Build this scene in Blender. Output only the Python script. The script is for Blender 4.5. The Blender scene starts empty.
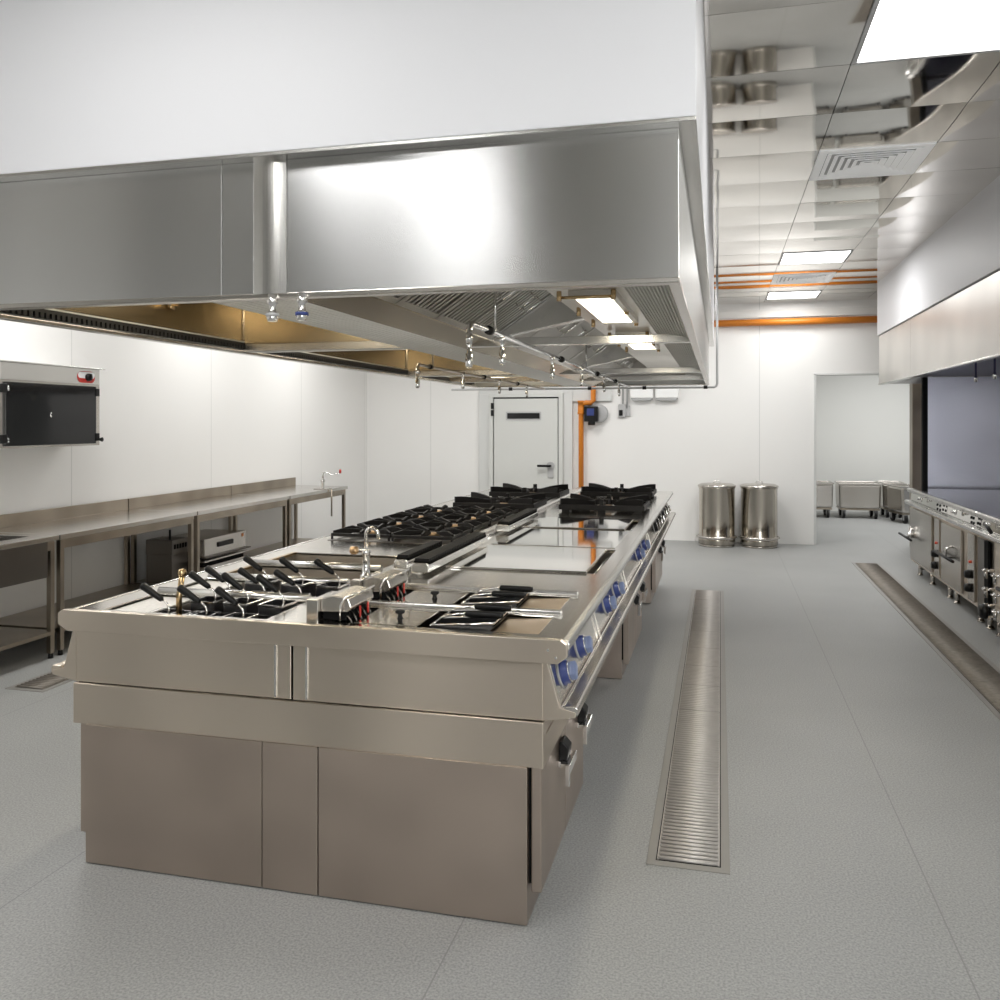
import bpy, bmesh, math, random
from mathutils import Vector, Matrix
random.seed(7)
C = bpy.context.scene.collection
PI = math.pi

# ------------------------------------------------------------------ materials
def newmat(name):
    m = bpy.data.materials.new(name); m.use_nodes = True
    nt = m.node_tree
    return m, nt, nt.nodes['Principled BSDF']

def setin(b, **k):
    for n, v in k.items():
        b.inputs[n.replace('_', ' ')].default_value = v

def plain(name, col, rough=.5, metal=0., spec=.5, var=.06, scale=12., **extra):
    m, nt, b = newmat(name)
    setin(b, Roughness=rough, Metallic=metal)
    b.inputs['Specular IOR Level'].default_value = spec
    tc = nt.nodes.new('ShaderNodeTexCoord'); no = nt.nodes.new('ShaderNodeTexNoise'); no.inputs['Scale'].default_value = scale
    nt.links.new(tc.outputs['Object'], no.inputs['Vector'])
    r = nt.nodes.new('ShaderNodeValToRGB')
    r.color_ramp.elements[0].color = tuple(c*(1-var) for c in col)+(1,)
    r.color_ramp.elements[1].color = tuple(min(1, c*(1+var)) for c in col)+(1,)
    nt.links.new(no.outputs['Fac'], r.inputs['Fac']); nt.links.new(r.outputs['Color'], b.inputs['Base Color'])
    for k, v in extra.items(): b.inputs[k].default_value = v
    return m

def steel(name, col, rough=.25, stretch=(2, 2, 60), rvar=.08, bump=.02, wave=.0, cvar=.05, wscale=1.6, aniso=None, band=(1, 1, 1)):
    """brushed metal: fine brush grain (bump), broad smooth variation of roughness and tone; aniso = brush direction"""
    m, nt, b = newmat(name); setin(b, Metallic=1.0)
    tc = nt.nodes.new('ShaderNodeTexCoord'); mp = nt.nodes.new('ShaderNodeMapping'); mp.inputs['Scale'].default_value = stretch
    nt.links.new(tc.outputs['Object'], mp.inputs['Vector'])
    no = nt.nodes.new('ShaderNodeTexNoise'); no.inputs['Scale'].default_value = 6; no.inputs['Detail'].default_value = 4
    nt.links.new(mp.outputs['Vector'], no.inputs['Vector'])
    m2 = nt.nodes.new('ShaderNodeMapping'); m2.inputs['Scale'].default_value = band
    nt.links.new(tc.outputs['Object'], m2.inputs['Vector'])
    lo = nt.nodes.new('ShaderNodeTexNoise'); lo.inputs['Scale'].default_value = wscale; lo.inputs['Detail'].default_value = 1
    nt.links.new(m2.outputs['Vector'], lo.inputs['Vector'])
    b.inputs['Roughness'].default_value = rough
    r = nt.nodes.new('ShaderNodeValToRGB'); r.color_ramp.interpolation = 'EASE'
    r.color_ramp.elements[0].position = .15; r.color_ramp.elements[1].position = .85
    r.color_ramp.elements[0].color = tuple(c*(1-cvar*2) for c in col)+(1,)
    r.color_ramp.elements[1].color = tuple(min(1, c*(1+cvar*2)) for c in col)+(1,)
    nt.links.new(lo.outputs['Fac'], r.inputs['Fac']); nt.links.new(r.outputs['Color'], b.inputs['Base Color'])
    if bump:
        bp = nt.nodes.new('ShaderNodeBump'); bp.inputs['Strength'].default_value = bump; bp.inputs['Distance'].default_value = .002
        nt.links.new(no.outputs['Fac'], bp.inputs['Height']); nt.links.new(bp.outputs['Normal'], b.inputs['Normal'])
        if wave:
            b2 = nt.nodes.new('ShaderNodeBump'); b2.inputs['Strength'].default_value = 1; b2.inputs['Distance'].default_value = wave
            l2 = nt.nodes.new('ShaderNodeTexNoise'); l2.inputs['Scale'].default_value = wscale; l2.inputs['Detail'].default_value = 0
            nt.links.new(m2.outputs['Vector'], l2.inputs['Vector'])
            nt.links.new(l2.outputs['Fac'], b2.inputs['Height']); nt.links.new(b2.outputs['Normal'], bp.inputs['Normal'])
    if aniso:
        b.inputs['Anisotropic'].default_value = .85
        cx_ = nt.nodes.new('ShaderNodeCombineXYZ')
        for i_, v_ in enumerate(aniso): cx_.inputs[i_].default_value = v_
        nt.links.new(cx_.outputs[0], b.inputs['Tangent'])
    return m

def emis(name, col, s):
    m, nt, b = newmat(name)
    b.inputs['Base Color'].default_value = (.9, .9, .9, 1)
    b.inputs['Emission Color'].default_value = tuple(col)+(1,); b.inputs['Emission Strength'].default_value = s
    return m

def seam_mat(name, col, rough, axis, positions, width, seamcol, spec=.5, noise=(0, 0), bumpy=0):
    """painted surface with thin seams at given world positions along an axis"""
    m, nt, b = newmat(name); setin(b, Roughness=rough); b.inputs['Specular IOR Level'].default_value = spec
    tc = nt.nodes.new('ShaderNodeTexCoord'); sp = nt.nodes.new('ShaderNodeSeparateXYZ'); nt.links.new(tc.outputs['Object'], sp.inputs[0])
    prev = None
    for p in positions:
        c = nt.nodes.new('ShaderNodeMath'); c.operation = 'COMPARE'; c.inputs[1].default_value = p; c.inputs[2].default_value = width/2
        nt.links.new(sp.outputs[axis], c.inputs[0])
        if prev is None: prev = c.outputs[0]
        else:
            a = nt.nodes.new('ShaderNodeMath'); a.operation = 'MAXIMUM'
            nt.links.new(prev, a.inputs[0]); nt.links.new(c.outputs[0], a.inputs[1]); prev = a.outputs[0]
    n1 = nt.nodes.new('ShaderNodeTexNoise'); n1.inputs['Scale'].default_value = noise[0] or 1.; n1.inputs['Detail'].default_value = 3
    nt.links.new(tc.outputs['Object'], n1.inputs['Vector'])
    r = nt.nodes.new('ShaderNodeValToRGB'); r.color_ramp.elements[0].position = .35; r.color_ramp.elements[1].position = .65
    v = noise[1]
    r.color_ramp.elements[0].color = tuple(c*(1-v) for c in col)+(1,)
    r.color_ramp.elements[1].color = tuple(c*(1+v) for c in col)+(1,)
    nt.links.new(n1.outputs['Fac'], r.inputs['Fac'])
    mx = nt.nodes.new('ShaderNodeMixRGB'); mx.inputs['Color2'].default_value = tuple(seamcol)+(1,)
    nt.links.new(r.outputs['Color'], mx.inputs['Color1']); nt.links.new(prev, mx.inputs['Fac'])
    nt.links.new(mx.outputs['Color'], b.inputs['Base Color'])
    if bumpy:
        bp = nt.nodes.new('ShaderNodeBump'); bp.inputs['Strength'].default_value = bumpy; bp.inputs['Distance'].default_value = .003
        nt.links.new(n1.outputs['Fac'], bp.inputs['Height']); nt.links.new(bp.outputs['Normal'], b.inputs['Normal'])
    return m

M = {}
M['front'] = steel('brushed_steel_front', (.74, .655, .56), .33, (1, 1, 50), .03, .02, cvar=.10, wscale=1.9, aniso=(0, 0, 1), band=(1, 1, .15))  # tall tone bands in the colour imitate soft reflected light
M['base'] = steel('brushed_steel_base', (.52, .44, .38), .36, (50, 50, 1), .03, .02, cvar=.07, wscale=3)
M['steel'] = steel('brushed_steel', (.60, .57, .53), .26, (1, 50, 50), .04, .02)
M['bright'] = steel('bright_steel', (.72, .71, .69), .24, (1, 50, 50), .03, .01)
M['top'] = steel('worktop_steel', (.68, .65, .60), .16, (1, 40, 1), .03, .012)
M['hoodf'] = steel('hood_steel', (.80, .805, .815), .26, (1, 1, 70), .03, .02, cvar=.17, wscale=1.6, aniso=(0, 0, 1), band=(1, 1, .12))  # vertical colour bands stand in for streaked reflections
M['hoodi'] = steel('hood_inner_steel', (.66, .63, .58), .28, (40, 1, 40), .04, .02)
M['filter'] = steel('filter_steel', (.66, .64, .60), .3, (1, 1, 1), .03, .01)
M['flute'] = plain('fluted_steel', (.66, .655, .63), .42, .45, .5, .02, 2)
M['chrome'] = steel('chrome', (.80, .79, .78), .1, (1, 1, 1), .02, .0)
M['mirror'] = steel('mirror_steel', (.84, .83, .80), .05, (1, 1, 1), .01, .0)
M['ceil'] = steel('mirror_ceiling_tile', (.75, .725, .685), .045, (1, 1, 1), .01, .0)
M['dsteel'] = steel('dark_steel', (.19, .175, .16), .32, (1, 1, 40), .04, .02)
M['table'] = steel('table_steel', (.38, .33, .27), .30, (1, 40, 40), .04, .02, cvar=.1, wscale=3)
M['tabletop'] = steel('tabletop_steel', (.66, .64, .61), .19, (40, 1, 1), .04, .01)
M['bronze'] = steel('bronze_steel', (.55, .40, .22), .24, (1, 1, 1), .04, .01)
M['gold'] = steel('warm_inner_steel', (.46, .38, .26), .26, (1, 40, 1), .03, .02, cvar=.12, wscale=2)
M['iron'] = plain('cast_iron', (.012, .011, .011), .5, 0., .28, .3, 60)
M['black'] = plain('black_plastic', (.008, .008, .008), .4, 0., .28, .2, 30)
M['dark'] = plain('dark_void', (.008, .008, .008), .8, 0., .1)
M['glass'] = plain('black_glass', (.006, .006, .007), .06, 0., .5)
M['blue'] = plain('blue_knob_plastic', (.03, .05, .20), .35, 0., .5, .15, 20)
M['bluegrey'] = plain('blue_grey_grip', (.22, .27, .44), .35, 0., .5, .1, 20)
M['red'] = plain('red_plastic', (.50, .03, .02), .4)
M['redlamp'] = plain('red_lamp', (.8, .08, .03), .3)
M['white'] = plain('white_plastic', (.90, .90, .89), .4, 0., .5, .02)
M['grey'] = plain('grey_plastic', (.45, .45, .45), .4)
M['orange'] = plain('orange_pipe_paint', (.62, .20, .02), .35, 0., .4, .05)
M['brass'] = plain('brass_cap', (.62, .42, .24), .35, .9, .5, .1)
M['doorp'] = plain('door_paint', (.64, .645, .62), .45, 0., .4, .015, 3)
M['casing'] = plain('door_casing_paint', (.66, .665, .65), .4, 0., .4, .015, 3)
M['bulk'] = plain('bulkhead_paint', (.76, .76, .785), .5, 0., .3, .01, 2)
M['stickerw'] = plain('label_white', (.8, .8, .8), .4)
M['perf'] = plain('perforated_tray', (.72, .70, .67), .4, .6, .5, .2, 60)
M['drainframe'] = plain('drain_frame_steel', (.30, .29, .27), .5, .3, .4, .05, 9)
M['draingrate'] = plain('drain_grate_steel', (.56, .53, .50), .45, .35, .5, .12, 14)
M['draindark'] = plain('drain_grate_dark', (.26, .235, .205), .5, .3, .4, .3, 30)
M['wellwall'] = plain('well_steel', (.40, .36, .31), .4, .4, .5, .1, 6)
M['oil'] = plain('fryer_pan_steel', (.60, .48, .35), .38, .8, .5, .15, 5)
WALLC = (.86, .852, .832)
M['binsteel'] = steel('polished_bin_steel', (.52, .48, .42), .13, (40, 40, 1), .03, .01, cvar=.22, wscale=9, band=(1, 1, .03))  # upright streaks in the colour imitate reflected light and dark stripes
M['wl'] = seam_mat('wall_panel_left', WALLC, .33, 'Y', [-2, 0, 2, 4, 6, 8, 10, 12], .007, (.62, .62, .60), .5, (.6, .015))
M['wb'] = seam_mat('wall_panel_back', WALLC, .33, 'X', [-4.1, .51], .008, (.64, .64, .62), .5, (.6, .015))
M['wp'] = plain('plain_wall_paint', (.76, .76, .73), .4, 0., .4, .01, 2)

def floor_mat():
    m, nt, b = newmat('speckled_vinyl_floor')
    b.inputs['Roughness'].default_value = .48; b.inputs['Specular IOR Level'].default_value = .35
    tc = nt.nodes.new('ShaderNodeTexCoord'); sp = nt.nodes.new('ShaderNodeSeparateXYZ'); nt.links.new(tc.outputs['Object'], sp.inputs[0])
    # seams every 1.5 m in x
    ad = nt.nodes.new('ShaderNodeMath'); ad.operation = 'ADD'; ad.inputs[1].default_value = 14.3+.003
    md = nt.nodes.new('ShaderNodeMath'); md.operation = 'MODULO'; md.inputs[1].default_value = 1.5
    lt = nt.nodes.new('ShaderNodeMath'); lt.operation = 'LESS_THAN'; lt.inputs[1].default_value = .005
    nt.links.new(sp.outputs['X'], ad.inputs[0]); nt.links.new(ad.outputs[0], md.inputs[0]); nt.links.new(md.outputs[0], lt.inputs[0])
    n1 = nt.nodes.new('ShaderNodeTexNoise'); n1.inputs['Scale'].default_value = 130; n1.inputs['Detail'].default_value = 2
    n2 = nt.nodes.new('ShaderNodeTexNoise'); n2.inputs['Scale'].default_value = 1.2; n2.inputs['Detail'].default_value = 3
    n3 = nt.nodes.new('ShaderNodeTexVoronoi'); n3.inputs['Scale'].default_value = 240
    for n in (n1, n2, n3): nt.links.new(tc.outputs['Object'], n.inputs['Vector'])
    r = nt.nodes.new('ShaderNodeValToRGB'); e = r.color_ramp.elements
    e[0].position = .32; e[0].color = (.265, .27, .265, 1); e[1].position = .68; e[1].color = (.41, .415, .41, 1)
    nt.links.new(n1.outputs['Fac'], r.inputs['Fac'])
    r2 = nt.nodes.new('ShaderNodeValToRGB'); e = r2.color_ramp.elements
    e[0].position = .3; e[0].color = (.93, .93, .93, 1); e[1].position = .7; e[1].color = (1.03, 1.03, 1.03, 1)
    nt.links.new(n2.outputs['Fac'], r2.inputs['Fac'])
    mu = nt.nodes.new('ShaderNodeMixRGB'); mu.blend_type = 'MULTIPLY'; mu.inputs['Fac'].default_value = 1
    nt.links.new(r.outputs['Color'], mu.inputs['Color1']); nt.links.new(r2.outputs['Color'], mu.inputs['Color2'])
    mx = nt.nodes.new('ShaderNodeMixRGB'); mx.inputs['Color2'].default_value = (.22, .22, .22, 1)
    mf = nt.nodes.new('ShaderNodeMath'); mf.operation = 'MULTIPLY'; mf.inputs[1].default_value = .75
    nt.links.new(lt.outputs[0], mf.inputs[0]); nt.links.new(mf.outputs[0], mx.inputs['Fac'])
    nt.links.new(mu.outputs['Color'], mx.inputs['Color1']); nt.links.new(mx.outputs['Color'], b.inputs['Base Color'])
    bp = nt.nodes.new('ShaderNodeBump'); bp.inputs['Strength'].default_value = .12; bp.inputs['Distance'].default_value = .002
    nt.links.new(n3.outputs['Distance'], bp.inputs['Height']); nt.links.new(bp.outputs['Normal'], b.inputs['Normal'])
    return m
M['floor'] = floor_mat()

def mesh_mat():
    """dark woven wire mesh"""
    m, nt, b = newmat('woven_wire_mesh'); setin(b, Metallic=1., Roughness=.35)
    tc = nt.nodes.new('ShaderNodeTexCoord'); ck = nt.nodes.new('ShaderNodeTexChecker'); ck.inputs['Scale'].default_value = 220
    ck.inputs['Color1'].default_value = (.30, .30, .30, 1); ck.inputs['Color2'].default_value = (.03, .03, .04, 1)
    nt.links.new(tc.outputs['Object'], ck.inputs['Vector']); nt.links.new(ck.outputs['Color'], b.inputs['Base Color'])
    return m
M['mesh'] = mesh_mat()

# ------------------------------------------------------------------ mesh builder
class MB:
    def __init__(self): self.bm = bmesh.new(); self.smooth = False
    def box(self, x0, x1, y0, y1, z0, z1):
        v = [self.bm.verts.new(p) for p in ((x0,y0,z0),(x1,y0,z0),(x1,y1,z0),(x0,y1,z0),(x0,y0,z1),(x1,y0,z1),(x1,y1,z1),(x0,y1,z1))]
        for f in ((0,3,2,1),(4,5,6,7),(0,1,5,4),(1,2,6,5),(2,3,7,6),(3,0,4,7)): self.bm.faces.new([v[i] for i in f])
        return self
    def prism(self, prof, a0, a1, axis='Y', cap=True):
        """closed 2D profile extruded along an axis. axis Y: prof=(x,z); X: prof=(y,z); Z: prof=(x,y)"""
        def P(u, w, a): return (u, a, w) if axis == 'Y' else ((a, u, w) if axis == 'X' else (u, w, a))
        A = [self.bm.verts.new(P(u, w, a0)) for u, w in prof]; B = [self.bm.verts.new(P(u, w, a1)) for u, w in prof]
        n = len(prof)
        for i in range(n): self.bm.faces.new((A[i], A[(i+1) % n], B[(i+1) % n], B[i]))
        if cap: self.bm.faces.new(A[::-1]); self.bm.faces.new(B)
        return self
    def sheet(self, prof, a0, a1, axis='Y'):
        def P(u, w, a): return (u, a, w) if axis == 'Y' else ((a, u, w) if axis == 'X' else (u, w, a))
        A = [self.bm.verts.new(P(u, w, a0)) for u, w in prof]; B = [self.bm.verts.new(P(u, w, a1)) for u, w in prof]
        for i in range(len(prof)-1): self.bm.faces.new((A[i], A[i+1], B[i+1], B[i]))
        return self
    def cyl(self, a, b, r, r2=None, n=14, cap=True):
        a = Vector(a); b = Vector(b); d = (b-a)
        if r2 is None: r2 = r
        z = d.normalized(); x = z.orthogonal().normalized(); y = z.cross(x)
        A = [self.bm.verts.new(a+(x*math.cos(t)+y*math.sin(t))*r) for t in [2*PI*i/n for i in range(n)]]
        B = [self.bm.verts.new(b+(x*math.cos(t)+y*math.sin(t))*r2) for t in [2*PI*i/n for i in range(n)]]
        for i in range(n):
            f = self.bm.faces.new((A[i], A[(i+1) % n], B[(i+1) % n], B[i])); f.smooth = True
        if cap: self.bm.faces.new(A[::-1]); self.bm.faces.new(B)
        return self
    def tube(self, pts, r, n=10):
        pts = [Vector(p) for p in pts]; rings = []; prevx = None
        for i, p in enumerate(pts):
            t = (pts[min(i+1, len(pts)-1)]-pts[max(i-1, 0)]).normalized()
            if prevx is None: x = t.orthogonal().normalized()
            else: x = (prevx-t*prevx.dot(t)).normalized()
            prevx = x; y = t.cross(x)
            rings.append([self.bm.verts.new(p+(x*math.cos(a)+y*math.sin(a))*r) for a in [2*PI*k/n for k in range(n)]])
        for A, B in zip(rings, rings[1:]):
            for i in range(n):
                f = self.bm.faces.new((A[i], A[(i+1) % n], B[(i+1) % n], B[i])); f.smooth = True
        self.bm.faces.new(rings[0][::-1]); self.bm.faces.new(rings[-1])
        return self
    def lathe(self, prof, c, n=28, axis=(0, 0, 1)):
        """prof list of (r,h) from c along axis"""
        z = Vector(axis).normalized(); x = z.orthogonal().normalized(); y = z.cross(x); c = Vector(c)
        rings = []
        for r, h in prof:
            if r < 1e-6: rings.append([self.bm.verts.new(c+z*h)])
            else: rings.append([self.bm.verts.new(c+z*h+(x*math.cos(t)+y*math.sin(t))*r) for t in [2*PI*i/n for i in range(n)]])
        for A, B in zip(rings, rings[1:]):
            for i in range(n):
                j = (i+1) % n
                if len(A) == 1 and len(B) == 1: continue
                if len(A) == 1: f = self.bm.faces.new((A[0], B[j], B[i]))
                elif len(B) == 1: f = self.bm.faces.new((A[i], A[j], B[0]))
                else: f = self.bm.faces.new((A[i], A[j], B[j], B[i]))
                f.smooth = True
        return self
    def plate(self, x0, x1, y0, y1, z0, z1, holes):
        """slab with rectangular holes, closed side walls"""
        xs = sorted({x0, x1, *[v for h in holes for v in h[:2]]}); ys = sorted({y0, y1, *[v for h in holes for v in h[2:]]})
        def solid(i, j):
            if not (0 <= i < len(xs)-1 and 0 <= j < len(ys)-1): return False
            cx = (xs[i]+xs[i+1])/2; cy = (ys[j]+ys[j+1])/2
            return not any(h[0] < cx < h[1] and h[2] < cy < h[3] for h in holes)
        T = {}
        def V(i, j, z):
            if (i, j, z) not in T: T[(i, j, z)] = self.bm.verts.new((xs[i], ys[j], z))
            return T[(i, j, z)]
        for i in range(len(xs)-1):
            for j in range(len(ys)-1):
                if not solid(i, j): continue
                self.bm.faces.new((V(i,j,z1), V(i+1,j,z1), V(i+1,j+1,z1), V(i,j+1,z1)))
                self.bm.faces.new((V(i,j,z0), V(i,j+1,z0), V(i+1,j+1,z0), V(i+1,j,z0)))
                if not solid(i, j-1): self.bm.faces.new((V(i,j,z0), V(i+1,j,z0), V(i+1,j,z1), V(i,j,z1)))
                if not solid(i, j+1): self.bm.faces.new((V(i+1,j+1,z0), V(i,j+1,z0), V(i,j+1,z1), V(i+1,j+1,z1)))
                if not solid(i-1, j): self.bm.faces.new((V(i,j+1,z0), V(i,j,z0), V(i,j,z1), V(i,j+1,z1)))
                if not solid(i+1, j): self.bm.faces.new((V(i+1,j,z0), V(i+1,j+1,z0), V(i+1,j+1,z1), V(i+1,j,z1)))
        return self
    def build(self, name, mat, parent=None, bevel=0, off=None, segs=2):
        me = bpy.data.meshes.new(name)
        o = bpy.data.objects.new(name, me); C.objects.link(o)
        if off is None:
            off = Vector((0, 0, 0))
            p = parent
            while p is not None: off = off + p.location; p = p.parent
        if off.length: bmesh.ops.translate(self.bm, verts=self.bm.verts, vec=-off)
        bmesh.ops.recalc_face_normals(self.bm, faces=self.bm.faces)
        self.bm.to_mesh(me); self.bm.free()
        me.materials.append(M[mat] if isinstance(mat, str) else mat)
        if parent is not None: o.parent = parent
        if bevel:
            md = o.modifiers.new('bevel', 'BEVEL'); md.width = bevel; md.segments = segs; md.limit_method = 'ANGLE'; md.angle_limit = math.radians(40)
            md.harden_normals = False
        return o

def thing(name, label, cat, loc, group=None, rz=0):
    o = bpy.data.objects.new(name, None); C.objects.link(o)
    o.location = loc; o.rotation_euler = (0, 0, rz); o['label'] = label; o['category'] = cat
    o.empty_display_size = .1
    if group: o['group'] = group
    return o
def tag(o, label, cat, group=None):
    o['label'] = label; o['category'] = cat
    if group: o['group'] = group
    return o
def struct(o): o['kind'] = 'structure'; return o
def dup(root, loc, label=None, group=None):
    r = root.copy(); C.objects.link(r); r.location = loc
    if label: r['label'] = label
    if group: r['group'] = group
    for ch in list(root.children):
        c = ch.copy(); C.objects.link(c); c.parent = r
        for g in list(ch.children):
            d = g.copy(); C.objects.link(d); d.parent = c
    return r
def rebase(o, loc):
    """give a single-mesh thing its origin at loc"""
    o.data.transform(Matrix.Translation(-Vector(loc))); o.location = loc; return o

# ------------------------------------------------------------------ camera
cam = bpy.data.cameras.new('camera'); co = bpy.data.objects.new('camera', cam); C.objects.link(co)
F = 871.; TH = math.atan(220/F)
co.location = (0, 0, 1.6); co.rotation_euler = (PI/2, 0, TH)
cam.sensor_width = 36; cam.lens = F/1000*36; cam.shift_y = -.077; cam.clip_start = .05; cam.clip_end = 100
bpy.context.scene.camera = co

# ------------------------------------------------------------------ room shell
XL, XR, YB, YR, ZC = -5.1, 3.1, 12.1, -3.2, 3.2
MB().box(XL-.2, 6.4, YR-.2, 17.2, -.1, 0).build('floor', 'floor')['kind'] = 'structure'
struct(MB().box(XL-.12, XL, YR-.1, YB+.1, 0, ZC+.1).build('wall_left', 'wl'))
b = MB(); b.box(XL, 1.20, YB, YB+.12, 0, ZC+.1); b.box(1.20, 2.42, YB, YB+.12, 2.245, ZC+.1); b.box(2.42, XR, YB, YB+.12, 0, ZC+.1)
struct(b.build('wall_back', 'wb'))
struct(MB().box(XR, XR+.12, YR-.1, YB+.12, 0, ZC+.1).build('wall_right', 'wp'))
# rear wall (behind the photographer) with a daylight window and a gap for the added dark panel
b = MB(); 
for a in ((XL, -2.6, 0, ZC+.1), (-2.6, -1.0, 2.9, ZC+.1), (-1.0, .3, 0, ZC+.1), (.3, 2.7, 0, .9), (.3, 2.7, 2.4, ZC+.1), (2.7, XR, 0, ZC+.1)):
    b.box(a[0], a[1], YR-.12, YR, a[2], a[3])
struct(b.build('wall_rear', 'wp'))
w = struct(MB().plate(.3, 2.7, .9, 2.4, -.04, .04, [(.36, 1.47, .96, 2.34), (1.53, 2.64, .96, 2.34)]).build('window_1', 'white'))
w.rotation_euler = (PI/2, 0, 0); w.location = (0, YR-.03, 0)
MB().box(.36, 2.64, YR-.10, YR-.08, .96, 2.34).build('pane', emis('daylight_pane', (.95, .98, 1.), 4), w, off=Vector((0,0,0)))
w.children[0].matrix_parent_inverse = w.matrix_basis.inverted() if False else (Matrix.Translation(w.location) @ Matrix.Rotation(PI/2, 4, 'X')).inverted()
struct(MB().box(-2.6, -1.0, YR-.16, YR-.12, 0, 2.9).build('trim_added_dark_panel', 'dsteel'))  # unseen dark panel added to vary the reflections in the steel
struct(MB().box(-1.5, -.1, YR, YR+.7, 2.35, ZC).build('trim_added_block_rear', 'drainframe'))  # unseen block added to darken the right of the hood's reflection
struct(MB().box(XL, XL+.6, YR, -1.7, 2.35, ZC).build('trim_added_block_left', 'grey'))  # unseen grey block, added to dim the hood's reflection on the left
# passage beyond the opening
struct(MB().box(-.2, 6.4, 16.85, 16.97, 0, ZC).build('wall_passage', 'wp'))
struct(MB().box(-.2, 6.4, YB+.12, 16.85, 2.9, 3.0).build('ceiling_passage', 'wp'))
struct(MB().box(-.3, -.2, YB+.12, 16.97, 0, ZC).build('wall_passage_left', 'wp'))
struct(MB().box(6.4, 6.5, YB+.12, 16.97, 0, ZC).build('wall_passage_right', 'wp'))
b = MB(); b.plate(1.17, 1.20, 0, 1, 0, 1, []) if False else None
b.box(1.195, 1.225, YB-.012, YB+.13, 0, 2.245); b.box(1.195, 2.42, YB-.012, YB+.13, 2.225, 2.25)
struct(b.build('trim_1', 'casing', bevel=.002))
struct(MB().box(2.38, 2.72, YB-.03, YB+.14, 0, 2.9).build('trim_2', 'table', bevel=.004))
# mirror ceiling tiles
P = .635; bm = bmesh.new()
def tile_has_insert(i, j): return (i, j) in INS
GX0, GY0 = .565, 4.15
INS = {}
for k in (0-1,): INS[(0, -1)] = 'light'
INS[(0, 2)] = 'vent'; INS[(0, 7)] = 'light'; INS[(0, 9)] = 'vent'; INS[(0, 11)] = 'light'
for j in (-8, -5): INS[(0, j)] = 'light'; INS[(-4, j)] = 'light'  # unseen panels above and behind the camera, added to light the room
for j in (-3, 1, 5, 8): INS[(-8, j)] = 'light'  # unseen row added to light the left side of the room
INS[(-2, 9)] = 'light'; INS[(-5, 9)] = 'light'  # panels added out of sight to brighten the back wall
N = 8
for i in range(-9, 4):
    for j in range(-12, 13):
        if (i, j) in INS: continue
        x0, y0 = GX0+i*P, GY0+j*P
        x1, y1 = x0+P, y0+P
        if x1 < XL or x0 > XR or y1 < YR or y0 > YB: continue
        if x0 > -2.6 and x1 < -.1 and y0 > 2.45 and y1 < 9.5: continue
        amp = .0055*random.uniform(.75, 1.2); tx = random.uniform(-.0012, .0012); ty = random.uniform(-.0012, .0012)
        g = .002
        vs = {}
        for a in range(N+1):
            for c in range(N+1):
                u, v = a/N, c/N
                h = ZC - amp*(math.sin(PI*v)*.8+.2*math.sin(PI*u)*math.sin(PI*v)) + tx*(u-.5)+ty*(v-.5)
                vs[a, c] = bm.verts.new((min(max(x0+g+(P-2*g)*u, XL), XR), min(max(y0+g+(P-2*g)*v, YR), YB), h))
        for a in range(N):
            for c in range(N):
                try:
                    f = bm.faces.new((vs[a,c], vs[a,c+1], vs[a+1,c+1], vs[a+1,c])); f.smooth = True
                except ValueError: pass
me = bpy.data.meshes.new('ceiling'); bm.to_mesh(me); bm.free(); me.materials.append(M['ceil'])
ceiling = bpy.data.objects.new('ceiling', me); C.objects.link(ceiling); struct(ceiling)
struct(MB().box(XL, XR, YR, YB, ZC+.012, ZC+.1).build('ceiling_slab', 'dsteel'))

def light_panel(i, j, label):
    E_ = 10 if j < -3 and i > -8 else (18 if i == -8 else {-1: 15, 7: 19, 11: 7, 9: 19}[j])
    x0, y0 = GX0+i*P, GY0+j*P; x1, y1 = x0+P, min(y0+P, YB)
    t = thing('ceiling_light', label, 'light', ((x0+x1)/2, (y0+y1)/2, ZC), 'square light panels in the ceiling')
    MB().plate(x0+.002, x1-.002, y0+.002, y1-.002, ZC-.006, ZC+.008, [(x0+.022, x1-.022, y0+.022, y1-.022)]).build('frame', 'grey', t)
    MB().box(x0+.022, x1-.022, y0+.022, y1-.022, ZC-.001, ZC+.006).build('diffuser', emis('panel_glow', (1, 1, .99), 5.0), t)
    l = bpy.data.lights.new('panel_lamp', 'AREA'); l.shape = 'SQUARE'; l.size = .57; l.energy = E_; l.color = (1, .99, .97)
    lo = bpy.data.objects.new('panel_lamp', l); C.objects.link(lo); lo.location = ((x0+x1)/2, (y0+y1)/2, ZC-.015)
lab = {(0,-1): 'large bright square light panel in the mirror ceiling nearest the camera', (0,7): 'middle bright light panel in the mirror ceiling, beyond the square air vent',
       (0,11): 'farthest bright light panel in the mirror ceiling, beside the back wall'}
for (i, j), k in INS.items():
    if k == 'light':
        light_panel(i, j, lab.get((i, j), 'added unseen square light panel in the ceiling %s' % ('behind the camera position' if j < -3 else ('between the hood and the back wall' if i > -8 else 'above the steel tables along the left wall'))))
M['ventglow'] = emis('glowing_vent_paint', (.95, .95, .93), .14)  # slight emission brightens the vent, which is no lamp
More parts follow.
